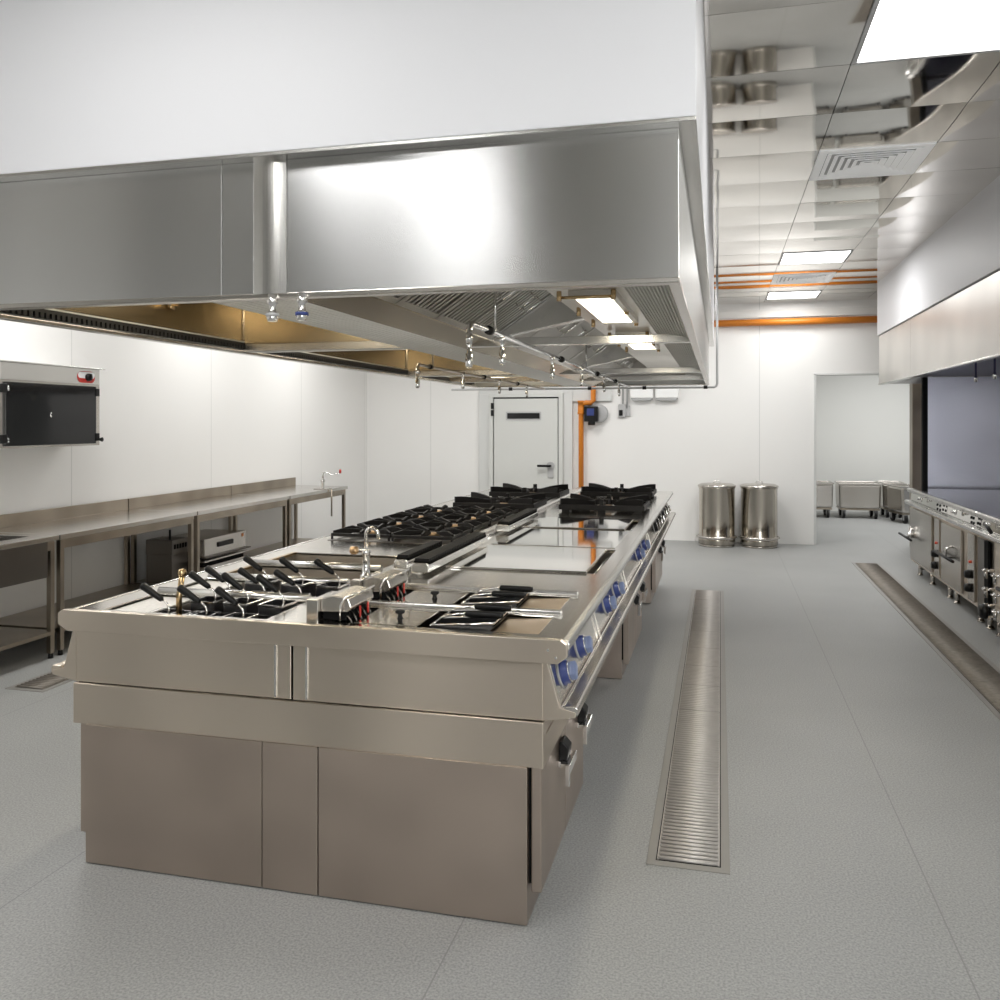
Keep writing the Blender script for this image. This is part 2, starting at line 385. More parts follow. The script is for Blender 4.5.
def vent(i, j, label):
    x0, y0 = GX0+i*P, GY0+j*P; cx, cy = x0+P/2, y0+P/2
    t = thing('ceiling_vent', label, 'vent', (cx, cy, ZC), 'square air vents in the ceiling')
    h = P/2-.002
    MB().plate(cx-h, cx+h, cy-h, cy+h, ZC-.008, ZC+.004, [(cx-h+.05, cx+h-.05, cy-h+.05, cy+h-.05)]).build('frame', 'ventglow', t, .002)
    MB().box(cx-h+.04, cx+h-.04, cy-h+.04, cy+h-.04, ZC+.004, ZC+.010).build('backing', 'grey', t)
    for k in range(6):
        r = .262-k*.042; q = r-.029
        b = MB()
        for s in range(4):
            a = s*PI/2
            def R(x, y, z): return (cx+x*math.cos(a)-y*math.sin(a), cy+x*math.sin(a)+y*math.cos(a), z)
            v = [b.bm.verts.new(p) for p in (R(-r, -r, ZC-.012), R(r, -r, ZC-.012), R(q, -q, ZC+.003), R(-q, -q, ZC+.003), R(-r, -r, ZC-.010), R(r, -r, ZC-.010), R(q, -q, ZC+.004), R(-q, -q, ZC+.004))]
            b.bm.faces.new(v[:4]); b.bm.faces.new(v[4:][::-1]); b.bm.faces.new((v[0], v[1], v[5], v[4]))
        b.build('louvre', 'ventglow', t)
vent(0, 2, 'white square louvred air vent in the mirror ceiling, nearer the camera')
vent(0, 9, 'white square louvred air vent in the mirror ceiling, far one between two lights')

# ------------------------------------------------------------------ back wall objects
t = thing('door_1', 'grey steel door with a narrow dark window slot and lever handle', 'door', (-2.65, YB, 0)); del t['category']; del t['label']; t['kind'] = 'structure'
yb = YB
b = MB(); b.box(-3.36, -3.20, yb-.05, yb, 0, 2.02); b.box(-2.13, -2.0, yb-.05, yb, 0, 2.02); b.box(-3.36, -2.0, yb-.05, yb, 2.02, 2.13)
b.build('door_casing', 'casing', t, .006)
b = MB(); b.box(-3.20, -3.14, yb-.09, yb-.0, 0, 1.965); b.box(-2.19, -2.13, yb-.09, yb, 0, 1.965); b.box(-3.2, -2.13, yb-.09, yb, 1.965, 2.02)
b.build('door_frame', 'doorp', t, .004)
b = MB(); b.box(-3.14, -2.19, yb-.032, yb-.03, .0, 1.965); b.build('door_shadow_gap', 'dark', t)
MB().box(-3.128, -2.205, yb-.075, yb-.032, .02, 1.945).build('door_leaf', 'doorp', t, .006)
b = MB(); b.box(-2.95, -2.44, yb-.084, yb-.075, 1.64, 1.66); b.box(-2.95, -2.44, yb-.084, yb-.075, 1.74, 1.76); b.box(-2.95, -2.93, yb-.084, yb-.075, 1.66, 1.74); b.box(-2.46, -2.44, yb-.084, yb-.075, 1.66, 1.74)
b.build('slot_frame', 'grey', t, .002)
MB().box(-2.93, -2.46, yb-.079, yb-.074, 1.66, 1.74).build('slot_glass', 'glass', t)
for z in (1.70, 1.80): MB().box(-3.165, -3.125, yb-.105, yb-.075, z, z+.085).build('hinge', 'black', t, .003)
b = MB(); b.box(-2.345, -2.265, yb-.09, yb-.075, .83, 1.02); b.cyl((-2.305, yb-.075, 1.0), (-2.305, yb-.10, 1.0), .055, n=20)
hp = b.build('handle_plate', 'grey', t, .005)
b = MB(); b.tube([(-2.305, yb-.1, 1.0), (-2.305, yb-.14, 1.0), (-2.335, yb-.15, 1.0), (-2.48, yb-.15, 1.0)], .017)
b.build('lever_handle', 'black', t)

# orange pipes
b = MB(); zz = 2.93
b.cyl((-1.0, YB-.09, zz), (XR, YB-.09, zz), .045, n=20)
o = b.build('gas_pipe', 'orange'); rebase(o, (1, YB-.09, zz)); tag(o, 'orange pipe running level along the top of the back wall under the ceiling', 'pipe', )
for x in (-.3, .9, 2.1):
    MB().box(x-.015, x+.015, YB-.05, YB, zz-.02, zz+.02).build('bracket', 'grey', o)
b = MB(); b.box(-1.0, XR, YB-.05, YB, 3.0, 3.1)
struct(b.build('trim_3', 'wp'))
t = thing('gas_riser_pipe', 'orange vertical gas pipe on the back wall right of the door', 'pipe', (-1.87, YB-.1, 0))
MB().tube([(-1.87, YB-.1, 0.0), (-1.87, YB-.1, 1.83), (-1.85, YB-.1, 1.87), (-1.80, YB-.1, 1.88), (-1.74, YB-.1, 1.88), (-1.70, YB-.1, 1.91), (-1.70, YB-.1, 2.5), (-1.70, YB-.1, 3.19)], .036, 12).build('pipe', 'orange', t)
MB().lathe([(0,0),(.05,0),(.05,.03),(.045,.03),(.045,.16),(.05,.16),(.05,.19),(0,.19)], (-1.87, YB-.1, 1.72), 16).build('coupling', 'orange', t)
b = MB(); b.box(-1.78, -1.60, YB-.03, YB, 1.62, 1.86); b.lathe([(0,0),(.12,0),(.13,.02),(.13,.05),(.11,.07),(0,.07)], (-1.63, YB, 1.73), 24, (0, -1, 0))
b.build('meter_body', 'grey', t, .01)
b = MB(); b.box(-1.82, -1.63, YB-.16, YB-.08, 1.62, 1.83); b.lathe([(0,0),(.05,0),(.05,.05),(0,.05)], (-1.72, YB-.12, 1.57), 14, (0,0,1))
b.build('shutoff_valve', 'black', t, .008)
MB().box(-1.78, -1.68, YB-.17, YB-.16, 1.70, 1.80).build('valve_cover', 'blue', t, .004)

o = MB().box(-2.0, -1.45, YB-.05, YB, 1.90, 2.14).build('junction_box', 'casing', None, .01)
rebase(o, (-1.7, YB, 2.1)); tag(o, 'flat pale grey junction box on the back wall above the orange pipe bend', 'box')
t = thing('wall_socket', 'grey wall socket below a short conduit, right of the orange pipe', 'socket', (-1.32, YB, 1.75))
MB().box(-1.36, -1.26, YB-.05, YB, 1.68, 1.86).build('socket_body', 'grey', t, .008)
MB().box(-1.35, -1.30, YB-.058, YB-.05, 1.70, 1.78).build('cover', 'black', t, .004)
b = MB(); b.cyl((-1.30, YB-.025, 1.86), (-1.30, YB-.025, 3.15), .012); b.cyl((-1.24, YB-.025, 1.80), (-1.24, YB-.025, 3.15), .012); b.box(-1.27, -1.20, YB-.03, YB, 1.70, 1.84)
b.build('conduit', 'grey', t)
def emlight(x, label):
    t = thing('emergency_light', label, 'light', (x, YB, 2.0), 'emergency lights on the back wall')
    b = MB(); b.box(x-.155, x+.155, YB-.1, YB, 1.94, 2.16); b.build('body', 'white', t, .012)
    b = MB(); b.prism([(x-.15, 1.94), (x-.12, 1.905), (x+.12, 1.905), (x+.15, 1.94)], YB-.09, YB, 'Y'); b.build('lens', 'grey', t, .006)
emlight(-1.04, 'white box emergency light on the back wall, left of the pair')
emlight(-.70, 'white box emergency light on the back wall, right of the pair')

# bins
def bin_(label, x, y):
    t = thing('waste_bin', label, 'bin', (x, y, 0), 'round steel bins against the back wall')
    MB().lathe([(0,.03),(.235,.03),(.235,.10),(.228,.12),(.228,.75),(.236,.755),(.236,.775),(0,.775)], (x, y, 0), 40).build('barrel', 'binsteel', t)
    b = MB(); b.lathe([(.236,.10),(.25,.115),(.25,.135),(.236,.14)], (x, y, 0), 40)
    for s in (-1, 1): b.tube([(x+s*.235, y-.03, .12), (x+s*.252, y-.03, .12), (x+s*.252, y+.03, .12), (x+s*.235, y+.03, .12)], .008)
    b.lathe([(0,0),(.225,0),(.225,.03),(0,.03)], (x, y, 0), 40)
    b.build('base_ring', 'steel', t)
    l = MB().lathe([(.238,.77),(.243,.775),(.243,.79),(.20,.81),(0,.82)], (x, y, 0), 40).build('lid', 'steel', t)
    MB().tube([(x-.04, y, .815), (x-.035, y, .845), (x+.035, y, .845), (x+.04, y, .815)], .007).build('lid_handle', 'chrome', l)
bin_('polished round steel bin with lid by the back wall, left of the two', -.04, 11.72)
bin_('polished round steel bin with lid by the back wall, right of the two', .49, 11.76)

# carts in the passage
def cart(x, y, w, label, rz=0):
    t = thing('tub_trolley', label, 'cart', (x, y, 0), 'steel tub trolleys in the passage')
    h = w/2
    pr = [(x-h+.012, .17), (x+h-.012, .17), (x+h, .57), (x-h, .57)]
    MB().prism(pr, y-.28, y+.28, 'Y').build('tub', 'steel', t, .03)
    b = MB(); b.plate(x-h-.012, x+h+.012, y-.295, y+.295, .57, .592, [(x-h+.01, x+h-.01, y-.27, y+.27)]); b.build('rim', 'steel', t, .006)
    b = MB(); b.box(x-h+.02, x+h-.02, y-.26, y+.26, .14, .17); b.build('chassis', 'table', t, .004)
    for sx in (-1, 1):
        for sy in (-1, 1):
            c = MB(); cx, cy = x+sx*(h-.08), y+sy*.22
            c.cyl((cx-.02, cy, .068), (cx+.02, cy, .068), .068, n=18); c.build('caster_wheel', 'black', t, .003)
            c = MB(); c.box(cx-.032, cx-.024, cy-.02, cy+.02, .05, .14); c.box(cx+.024, cx+.032, cy-.02, cy+.02, .05, .14); c.box(cx-.028, cx+.028, cy-.03, cy+.03, .13, .142); c.build('caster_fork', 'grey', t)
    t.rotation_euler = (0, 0, rz)
    return t
cart(1.60, 15.85, .50, 'steel tub trolley at the left end of the row in the passage')
cart(2.27, 15.85, .66, 'wide steel tub trolley on casters, second from the left in the passage')
cart(2.84, 16.1, .36, 'narrow steel tub trolley on casters, third from the left in the passage')
cart(2.90, 15.25, .36, 'dark narrow steel tub trolley at the right end of the row, pulled forward', .25)

# ------------------------------------------------------------------ floor drains
def drain(x0, x1, y0, y1, segs, label, kind='steel'):
    t = thing('floor_drain', label, 'drain', ((x0+x1)/2, (y0+y1)/2, 0))
    MB().plate(x0, x1, y0, y1, -.02, .004, [(x0+.032, x1-.032, y0+.035, y1-.035)]).build('frame', 'drainframe', t, .001)
    MB().box(x0+.02, x1-.02, y0+.02, y1-.02, -.02, .0012).build('channel', 'dark', t)
    ys = [y0+.038]+segs+[y1-.038]
    for a, c in zip(ys, ys[1:]):
        b = MB(); a += .005; c -= .005
        b.box(x0+.036, x0+.043, a, c, .002, .006); b.box(x1-.043, x1-.036, a, c, .002, .006)
        n = max(2, int((c-a)/.030))
        for k in range(n):
            yy = a+(c-a)*k/n
            b.cyl((x0+.04, yy+.012, .004), (x1-.04, yy+.012, .004), .009, n=6)
        b.build('grate', kind, t)
drain(-.26, .035, 3.19, 8.56, [4.946, 5.425, 5.86, 6.33, 6.84, 7.45, 8.05], 'long steel slatted floor drain beside the cooking island', 'draingrate')
drain(1.46, 1.76, 3.6, 10.65, [4.6, 5.3, 5.93, 6.68, 7.46, 8.47, 9.53], 'long steel slatted floor drain in front of the right cooking line', 'draindark')
drain(-4.17, -3.90, 4.35, 9.4, [5.2, 6.1, 7, 7.9, 8.7], 'dark floor drain between the island and the left wall tables', 'draindark')

# ------------------------------------------------------------------ cooking island
X0, X1, Y0, Y1 = -2.34, -.465, 2.70, 8.95
ZT = .91
XC = -1.4
isl = thing('cooking_island', 'large stainless steel cooking island in the middle of the kitchen', 'cooking island', (XC, 5.8, 0))
# top plate
holes = []
LW = [(2.77, 3.08), (3.14, 3.44), (3.50, 3.82), (3.88, 4.24)]
for a, c in LW: holes.append((-2.21, -1.55, a, c))
RW = [(2.79, 3.06), (3.13, 3.43)]
for a, c in RW: holes.append((-1.30, -.575, a, c))
SL = [(3.97, 4.74), (5.62, 6.26)]
for a, c in SL: holes.append((-.60, -.55, a, c))
MB().plate(X0+.02, X1-.01, Y0+.02, Y1, .896, ZT, holes).build('worktop', 'top', isl, .003)
# front rim with chamfered ends and rounded side rims
b = MB(); b.prism([(X0-.01, .905), (X0+.01, .918), (X1-.02, .918), (X1, .905), (X1, .865), (X1-.03, .842), (X0+.03, .842), (X0-.01, .865)], Y0-.006, Y0+.02, 'Y')
b.build('front_rim', 'front', isl, .002)
b = MB()
for s, xx in ((1, X1), (-1, X0)):
    b.prism([(xx-s*.02, .913), (xx, .91), (xx+s*.006, .900), (xx+s*.006, .885), (xx-s*.02, .862)], Y0+.02, Y1, 'Y')
b.build('side_rim', 'bright', isl, .003)
b = MB()
for xx in (-.525, -.50): b.cyl((xx, Y0-.008, .885 if xx < -.51 else .862), (xx, Y0-.004, .885 if xx < -.51 else .862), .004, n=10)
b.build('rivet', 'bright', isl)
# upper body front: two halves
b = MB(); b.box(-2.285, -1.422, Y0+.012, Y0+.05, .655, .845); b.build('upper_panel', 'front', isl, .002)
b = MB(); b.box(-1.414, -.545, Y0+.012, Y0+.05, .655, .845); b.build('upper_panel', 'front', isl, .002)
b = MB(); b.box(-1.483, -1.475, Y0+.006, Y0+.012, .66, .842); b.box(-1.366, -1.358, Y0+.006, Y0+.012, .66, .842); b.build('seam_strip', 'bright', isl, .001)
MB().box(-2.27, -.56, Y0+.05, Y1-.05, .52, .864).plate(0,0.001,0,0.001,.6,.601,[]).build('carcass', 'dsteel', isl) if False else None
b = MB(); b.box(-2.285, -2.24, Y0+.05, Y1-.03, .52, .86); b.box(-.59, -.545, Y0+.05, Y1-.03, .52, .86); b.box(-2.285, -.545, Y1-.06, Y1-.02, .52, .86); b.box(-2.24, -.59, Y0+.05, Y1-.06, .52, .56)
b.build('side_panel', 'front', isl, .002)
# dark gap then lower band
b = MB(); b.box(-2.28, -.55, Y0+.02, Y0+.05, .64, .66); b.build('gap', 'dark', isl)
MB().box(-2.292, -.542, Y0+.004, Y0+.05, .505, .651).build('lower_band', 'front', isl, .002)
b = MB()
for s, xx in ((1, -.542), (-1, -2.292)): b.box(min(xx, xx-s*.03), max(xx, xx-s*.03), Y0+.05, Y1-.03, .505, .60)
b.build('lower_side_band', 'front', isl, .002)
# near cabinet: three front panels
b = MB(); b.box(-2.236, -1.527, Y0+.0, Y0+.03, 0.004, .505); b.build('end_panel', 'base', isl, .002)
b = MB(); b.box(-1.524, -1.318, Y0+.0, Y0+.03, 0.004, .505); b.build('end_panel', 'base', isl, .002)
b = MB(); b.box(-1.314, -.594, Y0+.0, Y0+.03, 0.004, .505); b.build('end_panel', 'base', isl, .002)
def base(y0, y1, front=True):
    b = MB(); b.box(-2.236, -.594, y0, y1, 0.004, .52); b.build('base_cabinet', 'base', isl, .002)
    b = MB(); b.box(-.594, -.585, y0+.01, y1-.01, .12, .50); b.box(-2.245, -2.236, y0+.01, y1-.01, .12, .50); b.build('door_gap', 'dark', isl)
    ym = (y0+y1)/2
    for a, c in ((y0-.005, ym-.003), (ym+.003, y1)):
        for s, xa, xb in ((1, -.585, -.552), (-1, -2.278, -2.245)):
            d = MB().box(xa, xb, a, c, .10, .505).build('cabinet_door', 'base', isl, .003)
            xo = -.552 if s > 0 else -2.278
            hy = c-.09 if a < ym-.01 else c-.12
            h = MB(); h.box(*sorted((xo, xo+s*.012)), hy-.07, hy+.07, .395, .415); h.box(*sorted((xo+s*.012, xo+s*.045)), hy-.07, hy+.07, .40, .408)
            h.box(*sorted((xo+s*.040, xo+s*.046)), hy-.07, hy+.07, .375, .408); h.box(*sorted((xo+s*.028, xo+s*.046)), hy-.078, hy-.07, .335, .408)
            h.build('door_handle', 'chrome', d, .002)
            h = MB(); h.prism([(xo, .405), (xo+s*.03, .41), (xo+s*.035, .45), (xo+s*.012, .475), (xo, .47)], hy-.035, hy+.035, 'Y'); h.build('latch', 'black', d, .004)
base(Y0+.03, 3.60); base(5.45, 6.40); base(7.80, 8.72)
# control panels (slanted) both sides
for s, xa in ((1, 0), (-1, 0)):
    X = (lambda v: v) if s > 0 else (lambda v: 2*-1.415-v)
    prof = [(X(-.545), .865), (X(-.50), .862), (X(-.455), .700), (X(-.455), .672), (X(-.545), .66)]
    b = MB(); b.prism([(X(-.545), .862), (X(-.527), .842), (X(-.488), .700), (X(-.475), .690), (X(-.475), .676), (X(-.545), .66)], Y0+.03, Y1-.03, 'Y')
    cp = b.build('control_panel', 'top' if s > 0 else 'front', isl, .002)
    b = MB(); b.prism([(X(-.478), .706), (X(-.440), .706), (X(-.432), .70), (X(-.432), .680), (X(-.440), .674), (X(-.478), .674)], Y0+.015, Y1-.03, 'Y')
    b.build('panel_rail', 'steel' if s > 0 else 'front', isl, .004)
    b = MB(); b.prism([(X(-.545), .842), (X(-.53), .842), (X(-.49), .700), (X(-.44), .688), (X(-.44), .672), (X(-.545), .655)], Y0+.012, Y0+.03, 'Y')
    b.build('control_panel_end', 'front', isl, .002)
    # segment joints
    b = MB()
    for yy in (3.62, 4.72, 5.6, 6.38, 7.2, 8.0): b.prism([(X(-.52), .832), (X(-.515), .834), (X(-.478), .703), (X(-.484), .70)], yy, yy+.003, 'Y')
    b.build('panel_joint', 'steel', isl)
nx = Vector((math.cos(math.radians(15)), 0, math.sin(math.radians(15))))
def knob(y, mats=('blue', 'bluegrey')):
    c = Vector((-.507, y, .775))
    k = MB().lathe([(0,0),(.043,0),(.043,.008),(.038,.010),(.038,.024),(.034,.028),(0,.028)], c, 30, nx).build('knob', mats[0], isl)
    MB().lathe([(.034,.027),(.0365,.028),(.0365,.030),(.0325,.031),(0,.031)], c, 30, nx).build('knob_ring', 'chrome', k)
    b = MB(); g = MB()
    R = nx.to_track_quat('Z', 'Y').to_matrix().to_4x4()
    g.box(-.030, .030, -.015, .015, .030, .052)
    bmesh.ops.transform(g.bm, matrix=Matrix.Translation(c) @ R @ Matrix.Rotation(.6, 4, 'Z'), verts=g.bm.verts)
    g.build('knob_grip', mats[1], k, .005)
    MB().lathe([(0,-.001),(.052,-.001),(.052,.002),(0,.002)], c, 30, nx).build('bezel', 'grey', k)
for y in (2.84, 3.19, 3.96, 4.32, 5.52, 5.92): knob(y)
for y in (7.0, 7.25, 7.5, 7.95, 8.2, 8.45): knob(y, ('black', 'chrome'))
# wells
def basin(x0, x1, y0, y1, d, mat='dsteel', name='basin'):
    b = MB()
    t = .004
    b.box(x0-t, x0, y0-t, y1+t, ZT-d, ZT-.004); b.box(x1, x1+t, y0-t, y1+t, ZT-d, ZT-.004)
    b.box(x0, x1, y0-t, y0, ZT-d, ZT-.004); b.box(x0, x1, y1, y1+t, ZT-d, ZT-.004); b.box(x0, x1, y0, y1, ZT-d-t, ZT-d)
    return b.build(name, mat, isl)
for i, (a, c) in enumerate(LW):
    basin(-2.21, -1.55, a, c, .22 if i < 2 else .13, 'wellwall')
    if i < 2:
        b = MB(); b.box(-2.21, -2.04, a, c, .893, .899); b.build('drain_tray', 'perf', isl, .001)
        b = MB()
        for xx in (-2.035, -1.89, -1.74): b.box(xx-.006, xx+.006, a+.002, c-.002, .880, .890)
        b.box(-2.035, -1.555, (a+c)/2-.004, (a+c)/2+.004, .875, .885)
        b.build('basket_support', 'chrome', isl)
for yy in (3.11, 3.47, 3.85): MB().cyl((-2.22, yy, .915), (-1.55, yy, .915), .017, n=14).build('basin_rail', 'bright', isl)
b = MB(); b.tube([(-1.945, 2.84, .80), (-1.945, 2.84, .95), (-1.932, 2.84, 1.035)], .011); b.lathe([(0,-.016),(.012,-.012),(.017,0),(.012,.012),(0,.016)], (-1.932, 2.84, 1.045), 14)
b.build('overflow_pipe', 'bronze', isl)
b = MB(); b.plate(-2.21, -2.19, 3.5, 4.24, .9, .912, [])
b.build('edge_strip', 'bronze', isl)
# tap
b = MB(); tx, ty = -1.53, 3.62
b.lathe([(0,0),(.028,0),(.028,.012),(.018,.018),(.016,.10),(.02,.105),(.02,.125),(.014,.13),(0,.13)], (tx, ty, ZT), 18)
b.tube([(tx, ty, 1.02)]+[(tx, ty, 1.105)]+[(tx+.028*(1-math.cos(a)), ty, 1.105+.028*math.sin(a)) for a in (.5, 1.0, 1.57, 2.1, 2.7)]+[(tx+.06, ty, 1.085)], .009)
b.tube([(tx, ty, 1.03), (tx-.05, ty, 1.03)], .008)
tp = b.build('tap', 'chrome', isl)
b = MB(); b.lathe([(0,0),(.014,0),(.018,.008),(.018,.030),(.012,.036),(0,.036)], (tx-.04, ty, 1.03), 12, (-1, 0, 0)); b.build('tap_handle', 'brass', tp)
# fryers
for i, (a, c) in enumerate(RW):
    b = MB(); b.box(-1.295, -.58, a+.004, c-.004, .72, .725); bb = basin(-1.30, -.575, a, c, .2, 'dsteel', 'fryer_basin')
    b.build('oil', 'oil', isl)
    b = MB(); b.prism([(-.76, .865), (-.735, .885), (-.579, .898), (-.579, .904), (-.74, .894), (-.76, .88)], a+.004, c-.004, 'Y'); b.build('sloped_pan', 'oil', isl)
b = MB()
for yy in (3.095, 3.465): b.prism([(yy-.018, .909), (yy-.014, .925), (yy+.014, .925), (yy+.018, .909)], -1.32, -.55, 'X')
b.build('fryer_rail', 'bright', isl, .004)
def head(y):
    b = MB(); b.box(-1.40, -1.355, y-.02, y+.03, .905, .985); b.box(-1.40, -1.355, y+.03, y+.20, .905, .945); b.build('heater_stand', 'steel', isl, .003)
    b = MB(); b.prism([(-1.355, .94), (-1.355, .985), (-1.31, .998), (-1.25, .992), (-1.238, .96), (-1.255, .942)], y, y+.205, 'Y'); hd = b.build('heater_head', 'steel', isl, .004)
    b = MB(); b.box(-1.35, -1.262, y+.012, y+.19, .912, .942); b.build('heater_socket', 'dark', hd)
    b = MB(); b.tube([(-1.275, y-.012, .915), (-1.275, y-.012, .965), (-1.26, y-.008, .995), (-1.235, y+.015, 1.005), (-1.225, y+.03, 1.005), (-1.225, y+.17, 1.005), (-1.235, y+.195, .985)], .004); b.build('lift_handle', 'chrome', hd)
    for k in range(2): MB().box(-1.236, -1.230, y+.06+k*.07, y+.069+k*.07, .915, .955).build('red_lever', 'red', hd, .002)
    b = MB()
    for k in range(5): b.tube([(-1.265, y+.015+k*.042, .935), (-1.245, y+.015+k*.042, .91), (-1.235, y+.015+k*.042, .86), (-1.235, y+.015+k*.042, .76)], .0035, 6)
    b.build('heating_element', 'dsteel', hd)
head(2.80); head(3.17)
# central ridge + flues
b = MB(); b.prism([(-1.44, ZT), (-1.44, .925), (-1.425, .935), (-1.375, .935), (-1.36, .925), (-1.36, ZT)], 3.9, Y1-.02, 'Y'); b.build('central_ridge', 'bright', isl, .002)
def flue(x0, x1, y0, y1):
    b = MB(); b.prism([(x0, .925), (x0, .955), (x0+.012, .968), (x1-.012, .968), (x1, .955), (x1, .925)], y0, y1, 'Y'); f = b.build('flue_base', 'bright', isl, .004)
    b = MB(); n = int((y1-y0)/.028)
    for k in range(n): b.box(x0+.008, x1-.008, y0+.03+k*.0275, y0+.03+k*.0275+.017, .955, .985)
    b.build('flue_slats', 'iron', f)
    MB().prism([(x0+.004, .95), (x0+.004, .972), (x1-.004, .972), (x1-.004, .95)], y0+.025, y1-.025, 'Y').build('flue_core', 'dark', f)
flue(-1.355, -1.27, 3.72, 4.75); flue(-1.47, -1.40, 3.80, 4.35); flue(-1.355, -1.27, 5.25, 6.15)
# griddles
for (a, c) in SL:
    MB().box(-1.265, -.602, a, c, ZT-.002, ZT+.004).build('griddle_plate', 'mirror', isl, .002)
    b = MB(); b.box(-1.28, -.59, a-.010, a-.002, ZT, ZT+.010); b.build('griddle_edge', 'chrome', isl, .003)
    b = MB(); b.box(-.599, -.551, a+.002, c-.002, .82, .826); b.build('grease_slot', 'dark', isl)
    b = MB(); b.tube([(-.575, a+.1, .885), (-.575, c-.15, .885)], .005); b.build('slot_rod', 'chrome', isl)
MB().box(-1.265, -.56, 4.80, 5.56, ZT-.002, ZT+.002).build('neutral_plate', 'mirror', isl, .002)
# burners under grates
def burner(x, y, z=ZT, r=.05):
    k = MB().lathe([(0,0),(r*1.5,0),(r*1.5,.006),(r*1.05,.010),(r,.022),(0,.022)], (x, y, z), 24).build('burner', 'dsteel', isl)
    MB().lathe([(0,.022),(r*.86,.022),(r*.86,.032),(r*.7,.036),(0,.036)], (x, y, z), 24).build('burner_cap', 'brass', k)
LG = [(x, y) for y in (4.94, 5.37, 5.80, 6.21) for x in (-2.04, -1.66)]
MB().box(-2.24, -1.47, 4.72, 6.43, ZT, ZT+.003).build('hob_recess', 'dsteel', isl, .001)
for i, (x, y) in enumerate(LG): burner(x, y)
RG = [(-1.73, 6.88, 0), (-1.73, 8.0, 0), (-.885, 6.93, 0), (-.92, 8.22, 0)]
for x, y, _ in RG: burner(x, y, ZT, .085)

# low cast iron grates (things resting)
def low_grate(label):
    t = thing('pan_grate', label, 'pan grate', (0, 0, 0), 'low cast iron pan grates on the left burners')
    b = MB(); h = .185; w = .011
    b.plate(-h, h, -.205, .205, .020, .038, [(-h+.016, h-.016, -.189, .189)])
    for sx in (-1, 1):
        for sy in (-1, 1): b.box(sx*h-.012 if sx > 0 else -h, sx*h if sx > 0 else -h+.012, sy*.205-.012 if sy > 0 else -.205, sy*.205 if sy > 0 else -.193, .002, .02)
    b.build('grate_frame', 'iron', t, .002)
    for k in range(8):
        a = k*PI/4
        L = .20 if k % 2 == 0 else .255
        if k % 4 == 0: L = .185
        f = MB(); d = Vector((math.cos(a), math.sin(a), 0)); n = Vector((-d.y, d.x, 0))*w*.6
        p0 = d*.055; p1 = d*L
        P_ = [(p0, .030, .046), (p1*.75, .026, .062), (p1, .022, .050)]
        ring = []
        for p, zl, zh in P_:
            ring.append([f.bm.verts.new(p-n+Vector((0,0,zl))), f.bm.verts.new(p+n+Vector((0,0,zl))), f.bm.verts.new(p+n+Vector((0,0,zh))), f.bm.verts.new(p-n+Vector((0,0,zh)))])
        for A, B in zip(ring, ring[1:]):
            for i in range(4): f.bm.faces.new((A[i], A[(i+1) % 4], B[(i+1) % 4], B[i]))
        f.bm.faces.new(ring[0][::-1]); f.bm.faces.new(ring[-1])
        f.build('finger', 'iron', t, .0015, off=Vector((0,0,0)))
    return t
rown = ['nearest row', 'second row', 'third row', 'farthest row']
g0 = None
for i, (x, y) in enumerate(LG):
    lb = 'low black cast iron pan grate over left burners, %s, %s side' % (rown[i//2], 'outer' if i % 2 == 0 else 'inner')
    if g0 is None: g0 = low_grate(lb); g0.location = (x, y, ZT+.003)
    else: dup(g0, (x, y, ZT+.003), lb)
# raised grates
def high_grate(w, d, label):
    t = thing('pan_support', label, 'pan support', (0, 0, 0), 'tall cast iron pan supports at the far end of the island')
    b = MB(); H0, H1 = .018, .058
    b.plate(-w/2, w/2, -d/2, d/2, H0, H1, [(-w/2+.022, w/2-.022, -d/2+.022, d/2-.022)])
    b.build('support_frame', 'iron', t, .003)
    for sx in (-.42, 0, .42):
        for sy in (-1, 1):
            q = MB(); q.box(sx*w-.03, sx*w+.03, sy*(d/2-.02)-.012, sy*(d/2-.02)+.012, 0, H0+.01); q.build('foot', 'iron', t, .002)
    for sx in (-1, 1):
        for sy in (-1, 1):
            e = Vector((sx*(w/2-.014), sy*(d/2-.014), 0)); i0 = e*.27
            n = Vector((-(e-i0).y, (e-i0).x, 0)).normalized()*.012
            f = MB(); ring = []
            for p, zl, zh in ((i0, .030, .070), (i0.lerp(e, .4), .03, .092), (i0.lerp(e, .8), .03, .104), (e, .03, .104)):
                ring.append([f.bm.verts.new(p-n+Vector((0,0,zl))), f.bm.verts.new(p+n+Vector((0,0,zl))), f.bm.verts.new(p+n+Vector((0,0,zh))), f.bm.verts.new(p-n+Vector((0,0,zh)))])
            for A, B in zip(ring, ring[1:]):
                for i in range(4): f.bm.faces.new((A[i], A[(i+1) % 4], B[(i+1) % 4], B[i]))
            f.bm.faces.new(ring[0][::-1]); f.bm.faces.new(ring[-1])
            f.build('finger', 'iron', t, .002, off=Vector((0,0,0)))
    for sy in (-1, 1):
        f = MB(); f.box(-.012, .012, *sorted((sy*.08, sy*(d/2-.01))), .03, .07); f.box(-.016, .016, *sorted((sy*(d/2-.04), sy*(d/2-.008))), .05, .10); f.build('finger', 'iron', t, .002, off=Vector((0,0,0)))
        f = MB(); f.box(*sorted((sy*.08, sy*(w/2-.01))), -.012, .012, .03, .07); f.build('finger', 'iron', t, .002, off=Vector((0,0,0)))
    return t
h0 = high_grate(.66, .52, 'tall black pan support on the left rear burners, nearer one'); h0.location = (-1.73, 6.88, ZT)
dup(h0, (-1.73, 8.0, ZT), 'tall black pan support on the left rear burners, farthest one')
dup(h0, (-.885, 6.93, ZT), 'tall black pan support on the right rear burners, nearer one')
dup(h0, (-.92, 8.22, ZT), 'tall black pan support on the right rear burners, farthest one')

